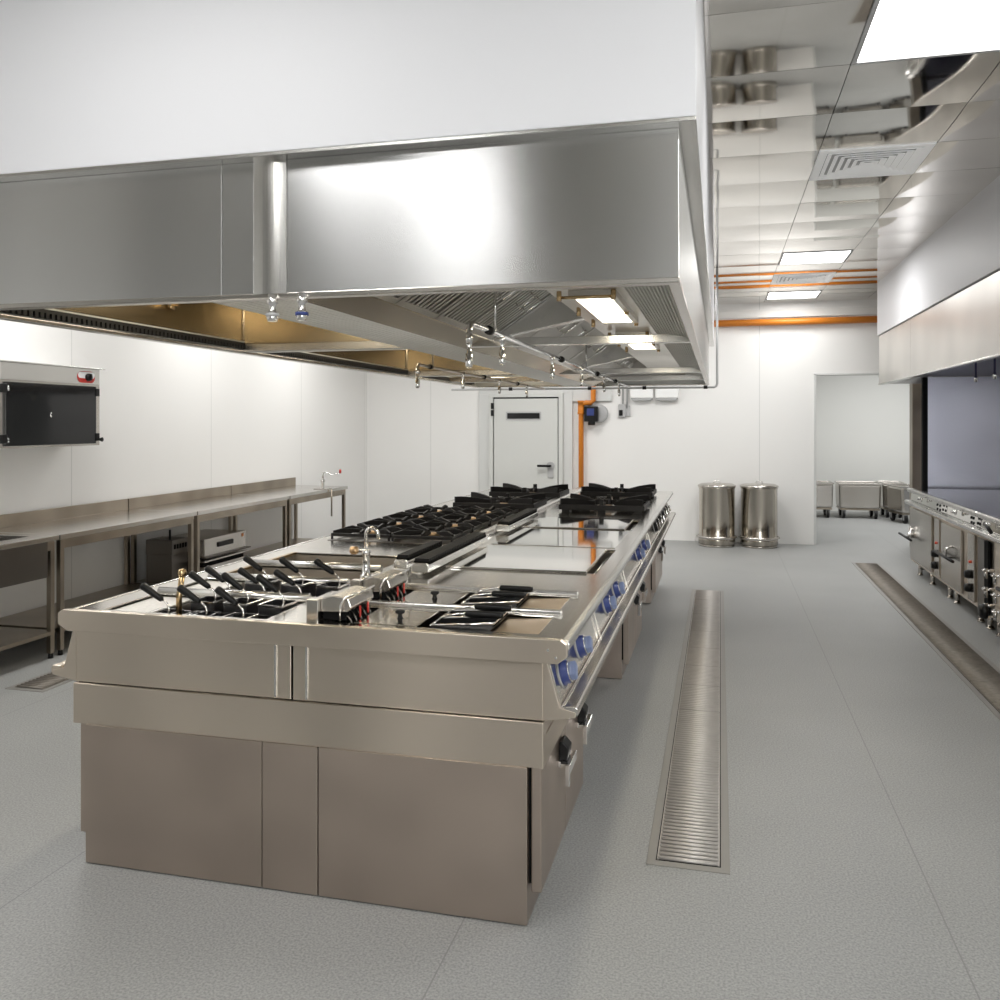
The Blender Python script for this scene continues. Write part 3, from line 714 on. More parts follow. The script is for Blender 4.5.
# pasta baskets
def pasta_basket(label):
    t = thing('pasta_basket', label, 'pasta basket', (0, 0, 0), 'small pasta baskets with black handles in the left wells')
    b = MB(); b.plate(-.052, .052, -.055, .055, -.02, -.012, [(-.047, .047, -.05, .05)])
    b.build('basket_rim', 'chrome', t, .001)
    b = MB(); b.box(-.052, -.050, -.05, .05, -.14, -.02); b.box(.050, .052, -.05, .05, -.14, -.02); b.box(-.05, .05, -.052, -.05, -.14, -.02); b.box(-.05, .05, .05, .052, -.14, -.02); b.box(-.05, .05, -.05, .05, -.142, -.14)
    b.build('basket_mesh', 'mesh', t)
    b = MB(); b.tube([(.042, -.04, -.018), (.050, -.04, -.005), (.052, -.04, .008), (.047, -.04, .022), (.036, -.04, .034), (.020, -.04, .043)], .0038, 8)
    b.build('stem', 'chrome', t)
    b = MB(); d = Vector((-.86, 0, .51)).normalized(); b.lathe([(0,0),(.009,0),(.0105,.01),(.012,.04),(.0145,.088),(.012,.096),(0,.098)], Vector((.022, -.04, .041)), 14, d)
    b.build('handle', 'black', t)
    return t
BK = [(2.83, (-2.0, -1.845, -1.69)), (2.975, (-1.895, -1.755, -1.61)), (3.215, (-1.98, -1.83, -1.67)), (3.385, (-1.905, -1.735, -1.575))]
cols = ['leftmost', 'middle', 'rightmost']; rows = ['front row', 'second row', 'third row', 'back row']
b0 = None
for r, (yy, xs) in enumerate(BK):
    for k, x in enumerate(xs):
        lb = 'black-handled steel pasta basket in the left wells, %s, %s' % (rows[r], cols[k])
        loc = (x-.005, yy, (.912, .936, .914, .934)[r])
        if b0 is None: b0 = pasta_basket(lb); b0.location = loc; o = b0
        else: o = dup(b0, loc, lb)
        o.rotation_euler = (0, 0, random.uniform(-.12, .12))
# fryer baskets
def fryer_basket(label):
    t = thing('fryer_basket', label, 'fryer basket', (0, 0, 0), 'fryer baskets with horizontal black handles')
    b = MB(); b.prism([(-.11, -.085), (-.11, .0), (.105, .018), (.105, .004), (.03, -.085)], -.052, .052, 'Y', True); tf = [f for f in b.bm.faces if len(f.verts) == 4 and abs(f.calc_center_median().z-.009) < .004]; bmesh.ops.delete(b.bm, geom=tf, context='FACES_ONLY'); b.build('basket_mesh', 'mesh', t)
    b = MB(); b.tube([(-.11, -.054, .002), (-.11, .054, .002)], .004, 8); b.tube([(-.11, -.054, .002), (.11, -.054, .02), (.11, .054, .02), (-.11, .054, .002)], .004, 8); b.build('basket_rim', 'chrome', t)
    b = MB(); b.tube([(-.11, -.02, .0), (-.085, -.012, .022), (-.03, 0, .034), (.0, 0, .036)], .0035, 8); b.tube([(-.11, .02, .0), (-.085, .012, .022), (-.03, 0, .034)], .0035, 8); b.build('stem', 'chrome', t)
    b = MB(); b.lathe([(0,0),(.010,.002),(.0115,.01),(.0115,.125),(.010,.133),(0,.135)], (-.005, 0, .036), 14, (1, 0, .0)); b.build('handle', 'black', t)
    return t
FB = [(2.86, 'nearest'), (2.98, 'second'), (3.22, 'third'), (3.34, 'farthest')]
f0 = None
for yy, w_ in FB:
    lb = 'wire fryer basket with straight black handle, %s of the four' % w_
    if f0 is None: f0 = fryer_basket(lb); f0.location = (-.84, yy, .912)
    else: dup(f0, (-.84, yy, .912), lb)
def fryer_cover(x, y, label):
    t = thing('fryer_cover', label, 'fryer lid', (x, y, ZT), 'steel fryer lids with black knobs')
    MB().box(x-.135, x+.095, y-.125, y+.125, ZT-.006, ZT).build('lid_plate', 'top', t, .002)
    MB().lathe([(0,0),(.013,0),(.008,.006),(.008,.016),(.017,.020),(.017,.028),(.012,.031),(0,.031)], (x, y-.03, ZT), 18).build('knob', 'black', t)
fryer_cover(-1.095, 2.925, 'flat steel fryer lid with black knob, nearer the camera')
fryer_cover(-1.085, 3.28, 'flat steel fryer lid with black knob, farther from the camera')

# ------------------------------------------------------------------ extraction hood over island
HX0, HX1, HY0, HY1, HZ0, HZ1 = -2.62, -.11, 2.45, 9.22, 2.0, 2.415
BX0, BX1, BY0, BY1 = -2.68, -.062, 2.40, 9.56
b = MB(); b.box(BX0, BX1, BY0, BY1, HZ1+.012, ZC+.02)
struct(b.build('bulkhead_ceiling', 'bulk', None, .003))
hood = thing('extraction_hood', 'long stainless steel extraction hood hanging above the cooking island', 'extractor hood', ((HX0+HX1)/2, 5.8, HZ1))
b = MB(); b.box(HX0, -1.525, HY0, HY0+.03, HZ0, HZ1); b.build('front_panel', 'hoodf', hood, .002)
b = MB(); b.box(-1.522, -1.412, HY0, HY0+.03, HZ0, HZ1); b.build('front_panel', 'hoodf', hood, .002)
b = MB(); b.box(-1.298, HX1, HY0, HY0+.03, HZ0, HZ1); b.build('front_panel', 'hoodf', hood, .002)
b = MB(); n = 12
pr = [(-1.411+.112*k/n, HY0-.004-.010*math.sin(PI*k/n)) for k in range(n+1)]+[(-1.299, HY0+.03), (-1.411, HY0+.03)]
b.prism(pr, HZ0, HZ1, 'Z'); b.build('front_column', 'bright', hood)
b = MB(); b.box(HX1-.02, HX1, HY0+.03, HY1, HZ0, HZ1); b.box(HX0, HX0+.02, HY0+.03, HY1, HZ0, HZ1); b.box(HX0, HX1, HY1-.02, HY1, HZ0, HZ1); b.build('side_panel', 'flute', hood, .002)
b = MB(); b.box(HX0+.02, HX1-.02, HY0+.03, HY1-.02, HZ1-.02, HZ1); b.build('roof_panel', 'hoodi', hood)
b = MB(); b.plate(HX0-.002, HX1+.002, HY0-.002, HY1+.002, HZ0-.012, HZ0+.004, [(HX0+.045, HX1-.03, HY0+.045, HY1-.05)]); b.build('bottom_rim', 'steel', hood, .003)
b = MB(); b.box(BX0, BX1, BY0, BY1, HZ1, HZ1+.012); b.build('top_flange', 'bright', hood, .002)
# right fluted plenum, flutes along Y
def flutes(x0, z0, x1, z1, n, d=.010):
    pts = []
    for k in range(n):
        for q, h in ((0, 0), (.25, d), (.5, d), (.75, 0)):
            u = (k+q)/n; pts.append((x0+(x1-x0)*u, z0+(z1-z0)*u+h))
    pts.append((x1, z1)); return pts
YS = [HY0+.03, 4.40, 7.03, HY1-.02]
o = MB().sheet(flutes(HX1-.02, 2.012, -.315, 2.055, 14), YS[0], YS[3]).build('fluted_plenum', 'flute', hood)
b = MB(); b.sheet([(-.315, 2.055), (-.335, 2.11), (-.66, 2.12), (-.665, 2.14), (-.70, 2.37)], YS[0], YS[3]); b.build('lamp_panel', 'hoodi', hood)
b = MB(); b.sheet([(-1.16, 2.045), (-1.165, 2.03), (-1.30, 1.992)], YS[0], YS[3]); b.build('gutter', 'gold', hood)
b = MB(); pts = flutes(-1.30, 1.992, -1.60, 1.992, 10, .008); b.sheet(pts+[(-1.62, 2.05)], YS[0], YS[3]); b.build('central_beam', 'flute', hood)
b = MB(); b.sheet([(-1.62, 2.05), (-2.0, 2.37), (-2.5, 2.385), (HX0+.022, 2.385), (HX0+.022, 2.06)], YS[0], YS[3]); b.build('inner_liner', 'gold', hood)
b = MB(); b.sheet([(HX0+.024, 2.05), (HX0+.034, 2.05), (HX0+.034, 2.02)], YS[0]+.1, YS[3]-.1)
for k in range(220):
    yy = YS[0]+.12+k*.029
    b.box(HX0+.03, HX0+.046, yy, yy+.018, 2.012, 2.034)
b.build('grease_grille', 'iron', hood)
# baffle filters on the right slope
def filt(y0, y1):
    A = Vector((-.70, 0, 2.365)); B = Vector((-1.16, 0, 2.05)); d = (B-A); nrm = Vector((-d.z, 0, d.x)).normalized()
    if nrm.z > 0: nrm = -nrm
    b = MB(); n = int((y1-y0-.05)/.042)
    def quad(yA, yB, h0, h1, u0=.03, u1=.97):
        p = [A+d*u0+nrm*h0, A+d*u1+nrm*h0, A+d*u1+nrm*h1, A+d*u0+nrm*h1]
        v = [b.bm.verts.new((q.x, yy, q.z)) for yy in (yA, yB) for q in p]
        for f in ((0,1,2,3), (7,6,5,4), (0,4,5,1), (1,5,6,2), (2,6,7,3), (3,7,4,0)): b.bm.faces.new([v[i] for i in f])
    for k in range(n):
        yy = y0+.03+k*(y1-y0-.06)/n
        quad(yy, yy+.022, .004, .018)
    quad(y0+.003, y0+.028, 0, .022, 0, 1); quad(y1-.028, y1-.003, 0, .022, 0, 1); quad(y0, y1, 0, .022, 0, .05); quad(y0, y1, 0, .022, .95, 1)
    f = b.build('baffle_filter', 'filter', hood)
    b = MB(); quad2 = quad; quad(y0, y1, -.01, .001, 0, 1); b.build('filter_back', 'dsteel', f)
    for u in (.4,):
        for yy in (y0+(y1-y0)*.35, y0+(y1-y0)*.65):
            c = A+d*u+nrm*.02; c2 = c+nrm*.03; e = A+d*(u+.16)+nrm*.02
            h = MB(); h.tube([(c.x, yy, c.z), (c2.x, yy, c2.z), (e.x+nrm.x*.03, yy, e.z+nrm.z*.03), (e.x, yy, e.z)], .005, 6); h.build('filter_handle', 'chrome', f)
for a, c, n in ((YS[0], YS[1], 4), (YS[1], YS[2], 5), (YS[2], YS[3], 4)):
    a += .04; c -= .04
    for k in range(n): filt(a+(c-a)*k/n+.004, a+(c-a)*(k+1)/n-.004)
# section dividers and crossbars
for y in YS[1:3]:
    b = MB(); b.prism([(-.66, 2.13), (-.70, 2.38), (-1.17, 2.05), (-1.16, 2.03)], y-.035, y+.035, 'Y'); b.build('divider', 'bright', hood, .003)
    b = MB(); b.prism([(-1.62, 2.04), (-2.0, 2.38), (HX0+.03, 2.38), (HX0+.03, 2.03)], y-.01, y+.01, 'Y'); b.build('divider', 'gold', hood, .002)
for y in (4.40, 7.03, 8.2):
    MB().box(HX0+.04, -1.62, y-.03, y+.03, 1.995, 2.045).build('crossbar', 'steel', hood, .006)
    MB().box(-1.30, HX1-.025, y-.025, y+.025, 1.998, 2.04).build('crossbar', 'bright', hood, .003)
# hood lamps
M['hglow'] = emis('hood_lamp_glow', (1, .93, .74), 5.5)
def hlamp(y0, y1):
    f = MB().plate(-.575, -.385, y0, y1, 2.085, 2.130, [(-.55, -.41, y0+.03, y1-.03)]).build('lamp_housing', 'hoodi', hood, .003)
    MB().box(-.548, -.412, y0+.032, y1-.032, 2.092, 2.104).build('lamp_diffuser', 'hglow', f)
    b = MB()
    for (x, y) in ((-.605, y0-.03), (-.395, y0-.03), (-.605, y1), (-.395, y1), (-.605, (y0+y1)/2), (-.395, (y0+y1)/2)): b.cyl((x, y, 2.072), (x, y, 2.11), .010, n=8)
    b.tube([(-.61, y0-.03, 2.085), (-.39, y0-.03, 2.085)], .006, 6)
    b.build('lamp_clip', 'bronze', f)
    l = bpy.data.lights.new('hood_lamp', 'AREA'); l.shape = 'RECTANGLE'; l.size = .134; l.size_y = y1-y0-.066; l.energy = 3.5; l.color = (1, .9, .7)
    lo = bpy.data.objects.new('hood_lamp', l); C.objects.link(lo); lo.location = (-.48, (y0+y1)/2, 2.0905)
hlamp(3.36, 4.27); hlamp(4.95, 5.85)
for y0, y1 in ((3.0, 3.9), (5.0, 6.0), (7.5, 8.4)):
    f = MB().box(-2.28, -2.12, y0, y1, 2.345, 2.384).build('lamp_housing', 'hoodi', hood, .003)
    MB().box(-2.265, -2.135, y0+.02, y1-.02, 2.338, 2.345).build('lamp_diffuser', 'hglow', f)
    l = bpy.data.lights.new('hood_lamp', 'AREA'); l.shape = 'RECTANGLE'; l.size = .14; l.size_y = .8; l.energy = 3.5; l.color = (1, .88, .66)
    lo = bpy.data.objects.new('hood_lamp', l); C.objects.link(lo); lo.location = (-2.2, (y0+y1)/2, 2.33)
b = MB(); b.lathe([(0,0),(.035,0),(.03,.02),(.012,.03),(.012,.05),(0,.05)], (HX0+.03, 3.72, 2.18), 16, (1, -.2, 0)); b.box(HX0+.05, HX0+.09, 3.69, 3.73, 2.165, 2.215)
b.build('fire_nozzle', 'bronze', hood)
# front quick couplers
for x, ring in ((-1.345, 0), (-1.245, 1)):
    n_ = MB().lathe([(0,0),(.014,0),(.014,-.012),(.017,-.014),(.017,-.03),(.011,-.033),(.011,-.055),(.016,-.058),(.018,-.075),(.014,-.085),(0,-.085)], (x, HY0-.005, 2.0), 16).build('drop_coupler', 'chrome', hood)
    MB().lathe([(.0175,-.06),(.0205,-.06),(.0205,-.07),(.0175,-.07)], (x, HY0-.005, 2.0), 16).build('coupler_ring', 'blue' if ring else 'grey', n_)

# fire suppression pipes
def nozz(t, x, y, z, L=.10):
    MB().lathe([(0,.012),(.013,.012),(.013,-.015),(.009,-.02),(.009,-L*.55),(.014,-L*.6),(.014,-L),(.010,-L-.01),(0,-L-.01)], (x, y, z), 12).build('spray_nozzle', 'chrome', t)
t = thing('sprinkler_pipe', 'chrome sprinkler pipe with drop nozzles under the right half of the hood', 'pipe', (-.93, 5.5, 1.985))
b = MB(); b.tube([(-.93, 3.20, 1.90), (-.93, 3.20, 1.96), (-.93, 3.215, 1.98), (-.93, 3.25, 1.985), (-.93, 9.28, 1.985)], .012, 10); b.tube([(-.93, 3.6, 1.99), (-.93, 3.6, 2.24)], .005, 8)
b.tube([(-.93, 6.2, 1.99), (-.93, 6.2, 2.2)], .005, 8)
b.build('pipe', 'chrome', t)
for y in (3.2, 3.72, 4.9, 6.0, 7.2, 8.3): nozz(t, -.93, y, 1.975 if y > 3.3 else 1.93, .11)
for y in (3.5, 5.2, 6.8, 8.0):
    MB().lathe([(0,-.02),(.019,-.02),(.019,.02),(0,.02)], (-.93, y, 1.985), 12, (0, 1, 0)).build('clamp', 'iron', t)
t = thing('sprinkler_pipe', 'thin steel sprinkler pipe with nozzles under the left half of the hood', 'pipe', (-1.85, 7, 1.97))
b = MB(); b.tube([(-1.85, 5.2, 1.89), (-1.85, 5.2, 1.95), (-1.85, 5.22, 1.97), (-1.85, 9.28, 1.97)], .010, 10); b.tube([(-1.85, 5.5, 1.97), (-1.85, 5.5, 2.2)], .005, 8); b.build('pipe', 'table', t)
for y in (5.2, 6.2, 7.3, 8.4): nozz(t, -1.85, y, 1.965 if y > 5.3 else 1.93, .10)
for y in (5.45, 6.8, 8.0): MB().lathe([(0,-.02),(.017,-.02),(.017,.02),(0,.02)], (-1.85, y, 1.97), 12, (0, 1, 0)).build('clamp', 'iron', t)
t = thing('supply_pipe', 'thin grey pipe coming down behind the hood and running along its far edge', 'pipe', (-.03, 9.3, 1.99))
b = MB(); b.tube([(-.03, 9.60, ZC), (-.03, 9.60, 2.3), (-.03, 9.60, 2.02), (-.04, 9.60, 1.995), (-.06, 9.60, 1.985), (-3.0, 9.60, 1.985)], .013, 10); b.build('pipe', 'grey', t)
for x in (-.15, -.8, -1.4, -2.3): MB().lathe([(0,-.02),(.02,-.02),(.02,.02),(0,.02)], (x, 9.6, 1.985), 12, (1, 0, 0)).build('clamp', 'iron', t)

# ------------------------------------------------------------------ right hood + bulkhead + partition
struct(MB().box(1.745, XR, 3.6, 10.72, 2.60, ZC+.02).build('bulkhead_right', 'bulk', None, .003))
rh = thing('extraction_hood', 'stainless steel extraction hood over the cooking line on the right', 'extractor hood', (2.4, 7, 2.59))
M['hoodr'] = steel('right_hood_steel', (.64, .62, .59), .34, (1, 1, 30), .05, .02, wave=.006, cvar=.07, wscale=1.5)
b = MB(); b.box(1.76, 1.785, 3.6, 9.0, 2.045, 2.59); b.build('front_panel', 'hoodr', rh, .002)
b = MB(); b.box(1.76, 1.785, 9.004, 10.70, 2.045, 2.59); b.build('front_panel', 'hoodr', rh, .002)
b = MB(); b.box(1.785, XR-.01, 10.67, 10.70, 2.045, 2.59); b.build('end_panel', 'hoodr', rh, .002)
b = MB(); b.box(1.75, 1.80, 3.6, 10.71, 2.035, 2.05); b.build('bottom_rim', 'bright', rh, .003)
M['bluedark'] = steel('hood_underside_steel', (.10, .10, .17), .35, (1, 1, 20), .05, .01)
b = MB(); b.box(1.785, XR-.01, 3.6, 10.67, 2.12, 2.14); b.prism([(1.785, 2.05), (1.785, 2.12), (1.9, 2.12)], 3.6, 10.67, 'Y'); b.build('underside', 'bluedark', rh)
for y in (7.25, 7.75): 
    MB().lathe([(0,.12),(.008,.12),(.008,-.04),(.013,-.045),(.013,-.09),(0,-.09)], (2.0, y, 2.02), 12).build('spray_nozzle', 'chrome', rh)
M['splash'] = steel('splash_panel_steel', (.52, .52, .60), .22, (1, 1, 30), .05, .02, wave=.003)
struct(MB().box(2.19, XR, 10.35, 10.40, 0, 2.10).build('wall_partition', 'splash', None, .002))
struct(MB().box(2.145, 2.195, 10.335, 10.41, 0, 2.10).build('trim_4', 'dark', None, .003))
MB().box
# right cooking line
rl = thing('cooking_line', 'long stainless steel cooking counter along the right side with levers and taps', 'cooking counter', (2.5, 7.2, 0))
RX, RY0, RY1 = 1.97, 3.6, 10.15
M['rtop'] = steel('dark_glossy_worktop', (.30, .30, .31), .12, (1, 30, 1), .03, .01)
MB().box(RX+.02, XR-.02, RY0, RY1, .87, .898).build('worktop', 'rtop', rl, .002)
segy = [3.6, 4.6, 5.6, 6.6, 7.55, 8.6, 10.15]
for a, c in zip(segy, segy[1:]):
    b = MB(); b.prism([(RX-.02, .862), (RX-.025, .895), (RX-.012, .905), (RX+.03, .905), (RX+.03, .862)], a+.002, c-.002, 'Y'); b.build('front_rail', 'bright', rl, .005)
    b = MB(); b.prism([(RX-.045, .748), (RX-.05, .768), (RX-.038, .776), (RX+.04, .776), (RX+.04, .735), (RX-.038, .735)], a+.002, c-.002, 'Y'); b.build('lower_rail', 'bright', rl, .005)
    b = MB(); b.prism([(RX+.022, .864), (RX+.012, .778), (RX+.04, .775), (RX+.04, .864)], a+.006, c-.006, 'Y'); b.build('control_panel', 'mirror', rl, .002)
    b = MB(); b.box(RX+.02, XR-.05, a+.006, c-.006, .13, .735); b.build('cabinet', 'front', rl, .003)
# doors, service strips, levers
for a, c in ((8.08, 8.75), (6.0, 6.9), (4.7, 5.5)):
    d = MB().box(RX-.004, RX+.018, a, c, .16, .69).build('oven_door', 'steel', rl, .004)
    b = MB(); b.tube([(RX-.05, a+.05, .42), (RX-.05, c-.0, .42)], .014, 10); b.tube([(RX-.05, (a+c)/2-.05, .42), (RX-.0, (a+c)/2-.05, .42)], .008); b.build('door_handle', 'black', d)
    b = MB(); b.tube([(RX, (a+c)/2-.05, .52), (RX-.05, (a+c)/2-.05, .50), (RX-.05, (a+c)/2-.05, .42)], .010, 8); b.build('handle_pivot', 'chrome', d)
def strip(y):
    s = MB().box(RX-.0, RX+.018, y-.09, y+.09, .16, .70).build('service_strip', 'steel', rl, .003)
    MB().lathe([(0,0),(.012,0),(.012,.012),(0,.016)], (RX, y, .475), 12, (-1, 0, 0)).build('indicator_lamp', 'redlamp', s)
    for z in (.375, .265):
        MB().lathe([(0,0),(.036,0),(.036,.02),(.028,.045),(0,.045)], (RX, y, z), 18, (-1, 0, 0)).build('knob', 'black', s)
strip(8.93); strip(7.78); strip(5.75)
d = MB().box(RX+.0, RX+.018, 9.15, 10.1, .16, .70).build('oven_door', 'steel', rl, .004)
b = MB(); b.tube([(RX-.06, 9.75, .39), (RX-.06, 10.35, .39)], .013, 10); b.build('door_handle', 'black', d)
b = MB(); b.lathe([(0,0),(.03,0),(.03,.05),(.016,.055),(.016,.12),(0,.12)], (RX-.03, 9.95, .39), 14, (0, 0, 1)); b.tube([(RX-.03, 9.95, .48), (RX+.01, 9.95, .48)], .014); b.build('handle_pivot', 'chrome', d)
MB().box(RX+.0, RX+.015, 7.38, 7.58, .14, .70).build('dark_gap_panel', 'dsteel', rl)
MB().box(RX-.002, RX+.015, 7.30, 7.40, .14, .70).build('dark_slot', 'dark', rl)
for z in (.50, .36, .24):
    for y in (7.18, 6.95):
        b = MB(); b.tube([(RX+.01, y, z), (RX-.06, y, z)], .012, 8); b.tube([(RX-.05, y, z+.02), (RX-.05, y, z-.06)], .014, 8); b.tube([(RX-.065, y-.035, z), (RX-.065, y+.035, z)], .009, 8); b.build('tap', 'chrome', rl)
b = MB(); b.lathe([(0,0),(.055,0),(.055,.03),(.04,.05),(0,.05)], (RX-.05, 7.16, .20), 18, (-1, 0, 0)); b.build('valve_wheel', 'black', rl)
def lever(y, mat='chrome', grip='chrome'):
    b = MB(); b.lathe([(0,0),(.022,0),(.022,.012),(0,.014)], (RX-.005, y, .83), 14, (-1, 0, .2)); b.tube([(RX-.01, y, .83), (RX-.045, y, .835), (RX-.05, y-.05, .85), (RX-.05, y-.16, .852)], .009, 8)
    l = b.build('lever', mat, rl)
    if grip == 'black':
        b = MB(); b.tube([(RX-.05, y-.05, .85), (RX-.05, y-.20, .80)], .014, 10); b.build('grip', 'black', l)
lever(9.5); lever(8.2); lever(7.25, 'chrome', 'black'); lever(6.2)
for y in (8.85, 8.75, 7.72, 7.66, 6.5):
    for z in (.845, .805):
        MB().lathe([(0,0),(.012,0),(.012,.012),(0,.014)], (RX-.003, y, z-.005), 12, (-1, 0, .2)).build('button', 'black', rl)
for y in (9.95, 9.4, 8.72, 8.48, 7.75, 7.50, 7.25, 7.05, 6.6, 6.3, 5.6, 5.3, 4.6, 3.8):
    for x in (RX+.07, XR-.15):
        b = MB(); b.cyl((x, y, 0.008), (x, y, .135), .022, n=14); b.cyl((x, y, 0), (x, y, .012), .03, n=14); b.build('leg', 'steel', rl)

# ------------------------------------------------------------------ left wall tables
TX0, TX1 = -5.09, -4.38
def table(y0, y1, label, sink=False, back=True):
    t = thing('work_table', label, 'table', ((TX0+TX1)/2, (y0+y1)/2, 0), 'steel work tables along the left wall')
    holes = [(-4.98, -4.52, y0+.25, y1-.10)] if sink else []
    MB().plate(TX0, TX1, y0, y1-.003, .80, .835, holes).build('tabletop', 'tabletop', t, .003)
    if back: MB().box(TX0, TX0+.018, y0, y1-.003, .835, .93).build('backsplash', 'table', t, .002)
    b = MB(); b.box(TX1-.045, TX1-.02, y0+.03, y1-.03, .735, .80); b.box(TX0+.02, TX0+.045, y0+.03, y1-.03, .735, .80); b.build('apron', 'table', t, .002)
    for x in (TX0+.02, TX1-.055):
        for y in (y0+.02, y1-.06):
            l = MB().box(x, x+.036, y, y+.036, .035, .80).build('leg', 'table', t, .003)
            MB().cyl((x+.018, y+.018, 0), (x+.018, y+.018, .037), .018, .014, 12).build('foot', 'black', l)
    b = MB(); b.box(TX0+.02, TX1-.02, y0+.02, y1-.02, .16, .185); b.build('lower_shelf', 'table', t, .002)
    if sink:
        b = MB()
        x0, x1, a, c = -4.98, -4.52, y0+.25, y1-.10
        b.box(x0-.004, x0, a, c, .55, .80); b.box(x1, x1+.004, a, c, .55, .80); b.box(x0, x1, a-.004, a, .55, .80); b.box(x0, x1, c, c+.004, .55, .80); b.box(x0, x1, a, c, .546, .55)
        b.build('sink_bowl', 'dsteel', t)
        MB().box(TX1-.02, TX1-.008, y0, y1-.10, .56, .80).build('sink_skirt', 'dsteel', t, .002)
    return t
table(3.4, 5.04, 'steel work table with sunken sink by the left wall, nearest the camera', True)
table(5.05, 6.66, 'steel work table by the left wall, second from the camera')
table(6.67, 8.33, 'steel work table by the left wall, third from the camera')
table(8.34, 9.80, 'steel work table by the left wall, farthest one with the can opener')
# equipment on the shelf under third table
t = thing('counter_grill', 'steel appliance with oval black handle stacked on slotted trays under the left tables', 'appliance', (-4.62, 7.3, .185))
MB().box(-4.95, -4.50, 6.95, 7.66, .39, .55).build('body', 'steel', t, .006)
MB().box(-4.98, -4.47, 6.93, 7.70, .38, .39).build('ledge', 'dsteel', t, .002)
b = MB(); b.box(-4.5, -4.488, 7.16, 7.42, .455, .50); b.build('handle', 'black', t, .02)
MB().box(-4.5, -4.496, 7.58, 7.61, .50, .53).build('warning_label', 'orange', t)
MB().box(-4.94, -4.52, 6.96, 7.65, .29, .35).build('tray_stack', 'dark', t, .003)
MB().box(-4.96, -4.49, 6.94, 7.68, .34, .355).build('tray', 'steel', t, .003)
MB().box(-4.95, -4.50, 6.95, 7.66, .185, .30).build('lower_body', 'steel', t, .004)
for y in (7.05, 7.25, 7.47): MB().box(-4.5, -4.494, y, y+.13, .22, .27).build('vent_slot', 'dark', t, .004)
b = MB(); b.lathe([(0,0),(.035,0),(.035,.03),(.02,.05),(.012,.09),(0,.09)], (-4.72, 7.12, .55), 16); b.cyl((-4.72, 7.12, .62), (-4.72, 7.12, .71), .012); b.build('regulator', 'dsteel', t)
t = thing('control_unit', 'dark steel appliance with a short upright rod under the left tables', 'appliance', (-4.75, 6.82, .185))
MB().box(-4.92, -4.66, 6.70, 6.93, .185, .56).build('body', 'dsteel', t, .006)
MB().box(-4.92, -4.653, 6.695, 6.935, .44, .57).build('top_section', 'dsteel', t, .004)
MB().cyl((-4.70, 6.73, .57), (-4.70, 6.73, .66), .009).build('rod', 'black', t)
b = MB()
for k in range(5): b.box(-4.653, -4.650, 6.72+k*.04, 6.745+k*.04, .49, .53)
b.build('vent_slot', 'dark', t)
# can opener
t = thing('can_opener', 'table-mounted can opener with crank at the far end of the tables', 'can opener', (-4.47, 9.30, .835))
MB().box(-4.55, -4.39, 9.22, 9.38, .835, .843).build('base_plate', 'steel', t, .002)
b = MB(); b.box(-4.485, -4.455, 9.285, 9.315, .843, .95); b.lathe([(0,0),(.02,0),(.02,.05),(0,.05)], (-4.47, 9.28, .93), 12, (0, 1, 0)); b.cyl((-4.47, 9.3, .95), (-4.47, 9.3, 1.02), .012); b.build('column', 'chrome', t, .003)
b = MB(); b.tube([(-4.47, 9.3, 1.02), (-4.43, 9.3, 1.03), (-4.38, 9.33, 1.00), (-4.30, 9.36, 1.02), (-4.28, 9.36, 1.02)], .006); b.build('crank', 'chrome', t)
MB().lathe([(0,0),(.012,0),(.014,.02),(.012,.045),(0,.045)], (-4.28, 9.36, 1.015), 12).build('crank_knob', 'red', t)
MB().cyl((-4.36, 9.3, .52), (-4.36, 9.3, .835), .010).build('lower_shaft', 'table', t)

# wall cabinet
t = thing('steriliser_cabinet', 'steel wall cabinet with black glass door and red dial on the left wall', 'wall cabinet', (-4.93, 5.43, 1.42))
cx = -4.76
b = MB(); b.box(XL+.006, cx-.01, 4.93, 5.92, 1.425, 2.02); b.build('body', 'steel', t, .004)
b = MB(); b.box(XL+.006, cx+.02, 4.90, 5.95, 2.02, 2.03); b.build('top_lip', 'bright', t, .002)
b = MB(); b.box(cx-.01, cx, 4.93, 5.90, 1.90, 2.02); b.build('fascia', 'bright', t, .002)
MB().box(cx-.01, cx+.008, 4.97, 5.86, 1.44, 1.885).build('glass_door', 'glass', t, .003)
b = MB()
for y in (4.95, 5.87):
    for z in (1.49, 1.84): b.box(cx-.005, cx+.016, y-.02, y+.02, z-.03, z+.03)
b.build('hinge', 'black', t, .004)
b = MB()
for y, z in ((4.985, 1.85), (4.985, 1.83), (4.985, 1.49), (4.985, 1.47), (5.38, 1.67), (5.38, 1.65)): b.lathe([(0,0),(.007,0),(.007,.004),(0,.004)], (cx+.008, y, z), 10, (1, 0, 0))
b.build('screw', 'chrome', t)
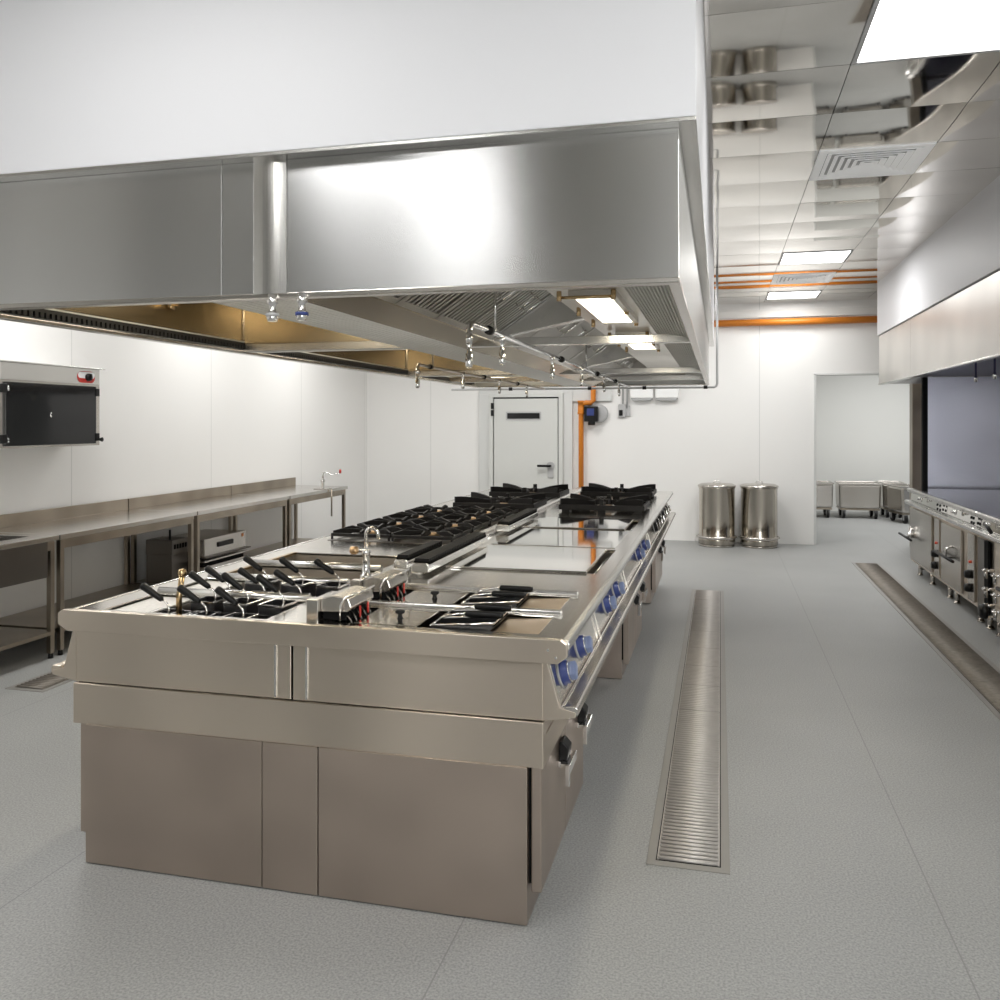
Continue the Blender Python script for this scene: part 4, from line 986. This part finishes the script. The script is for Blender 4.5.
def oval(y0, y1, z0, z1, x0, x1, n=16):
    r = (z1-z0)/2; zc = (z0+z1)/2; pts = []
    for k in range(n+1): a = PI/2+PI*k/n; pts.append((y0+r+r*math.cos(a), zc+r*math.sin(a)))
    for k in range(n+1): a = -PI/2+PI*k/n; pts.append((y1-r+r*math.cos(a), zc+r*math.sin(a)))
    return MB().prism(pts, x0, x1, 'X')
dp = oval(5.66, 5.85, 1.91, 2.00, cx, cx+.003).build('dial_plate', 'red', t)
oval(5.665, 5.845, 1.945, 1.995, cx+.003, cx+.0045).build('dial_scale', 'stickerw', dp)
k = MB(); k.lathe([(0,0),(.030,0),(.028,.022),(0,.024)], (cx+.004, 5.77, 1.955), 18, (1, 0, 0)); k.box(cx+.02, cx+.04, 5.765, 5.775, 1.93, 1.98); k.build('dial_knob', 'black', t)
MB().lathe([(0,0),(.012,0),(.018,.02),(0,.03)], (cx+.01, 5.90, 1.47), 12, (1, 0, 0)).build('latch_knob', 'black', t)

# ------------------------------------------------------------------ lights
def area(loc, rot, sx, sy, e, col=(1, 1, 1)):
    l = bpy.data.lights.new('area', 'AREA'); l.shape = 'RECTANGLE'; l.size = sx; l.size_y = sy; l.energy = e; l.color = col
    o = bpy.data.objects.new('area_light', l); C.objects.link(o); o.location = loc; o.rotation_euler = rot; return o
area((1.5, YR+.02, 1.65), (PI/2, 0, 0), 2.28, 1.38, 48, (.97, .99, 1.))      # daylight through the window behind the camera
area((3.0, 14.5, 2.88), (0, 0, 0), 1.6, 1.6, 78)                                   # passage lights

w = bpy.data.worlds.new('world'); bpy.context.scene.world = w; w.use_nodes = True
w.node_tree.nodes['Background'].inputs['Color'].default_value = (.8, .85, .9, 1); w.node_tree.nodes['Background'].inputs['Strength'].default_value = .3
sc = bpy.context.scene
sc.view_settings.view_transform = 'Standard'; sc.view_settings.look = 'None'; sc.view_settings.exposure = .22
cy = sc.cycles
cy.max_bounces = 10; cy.diffuse_bounces = 5; cy.glossy_bounces = 6; cy.sample_clamp_indirect = 6; cy.use_denoising = True
cy.caustics_reflective = True
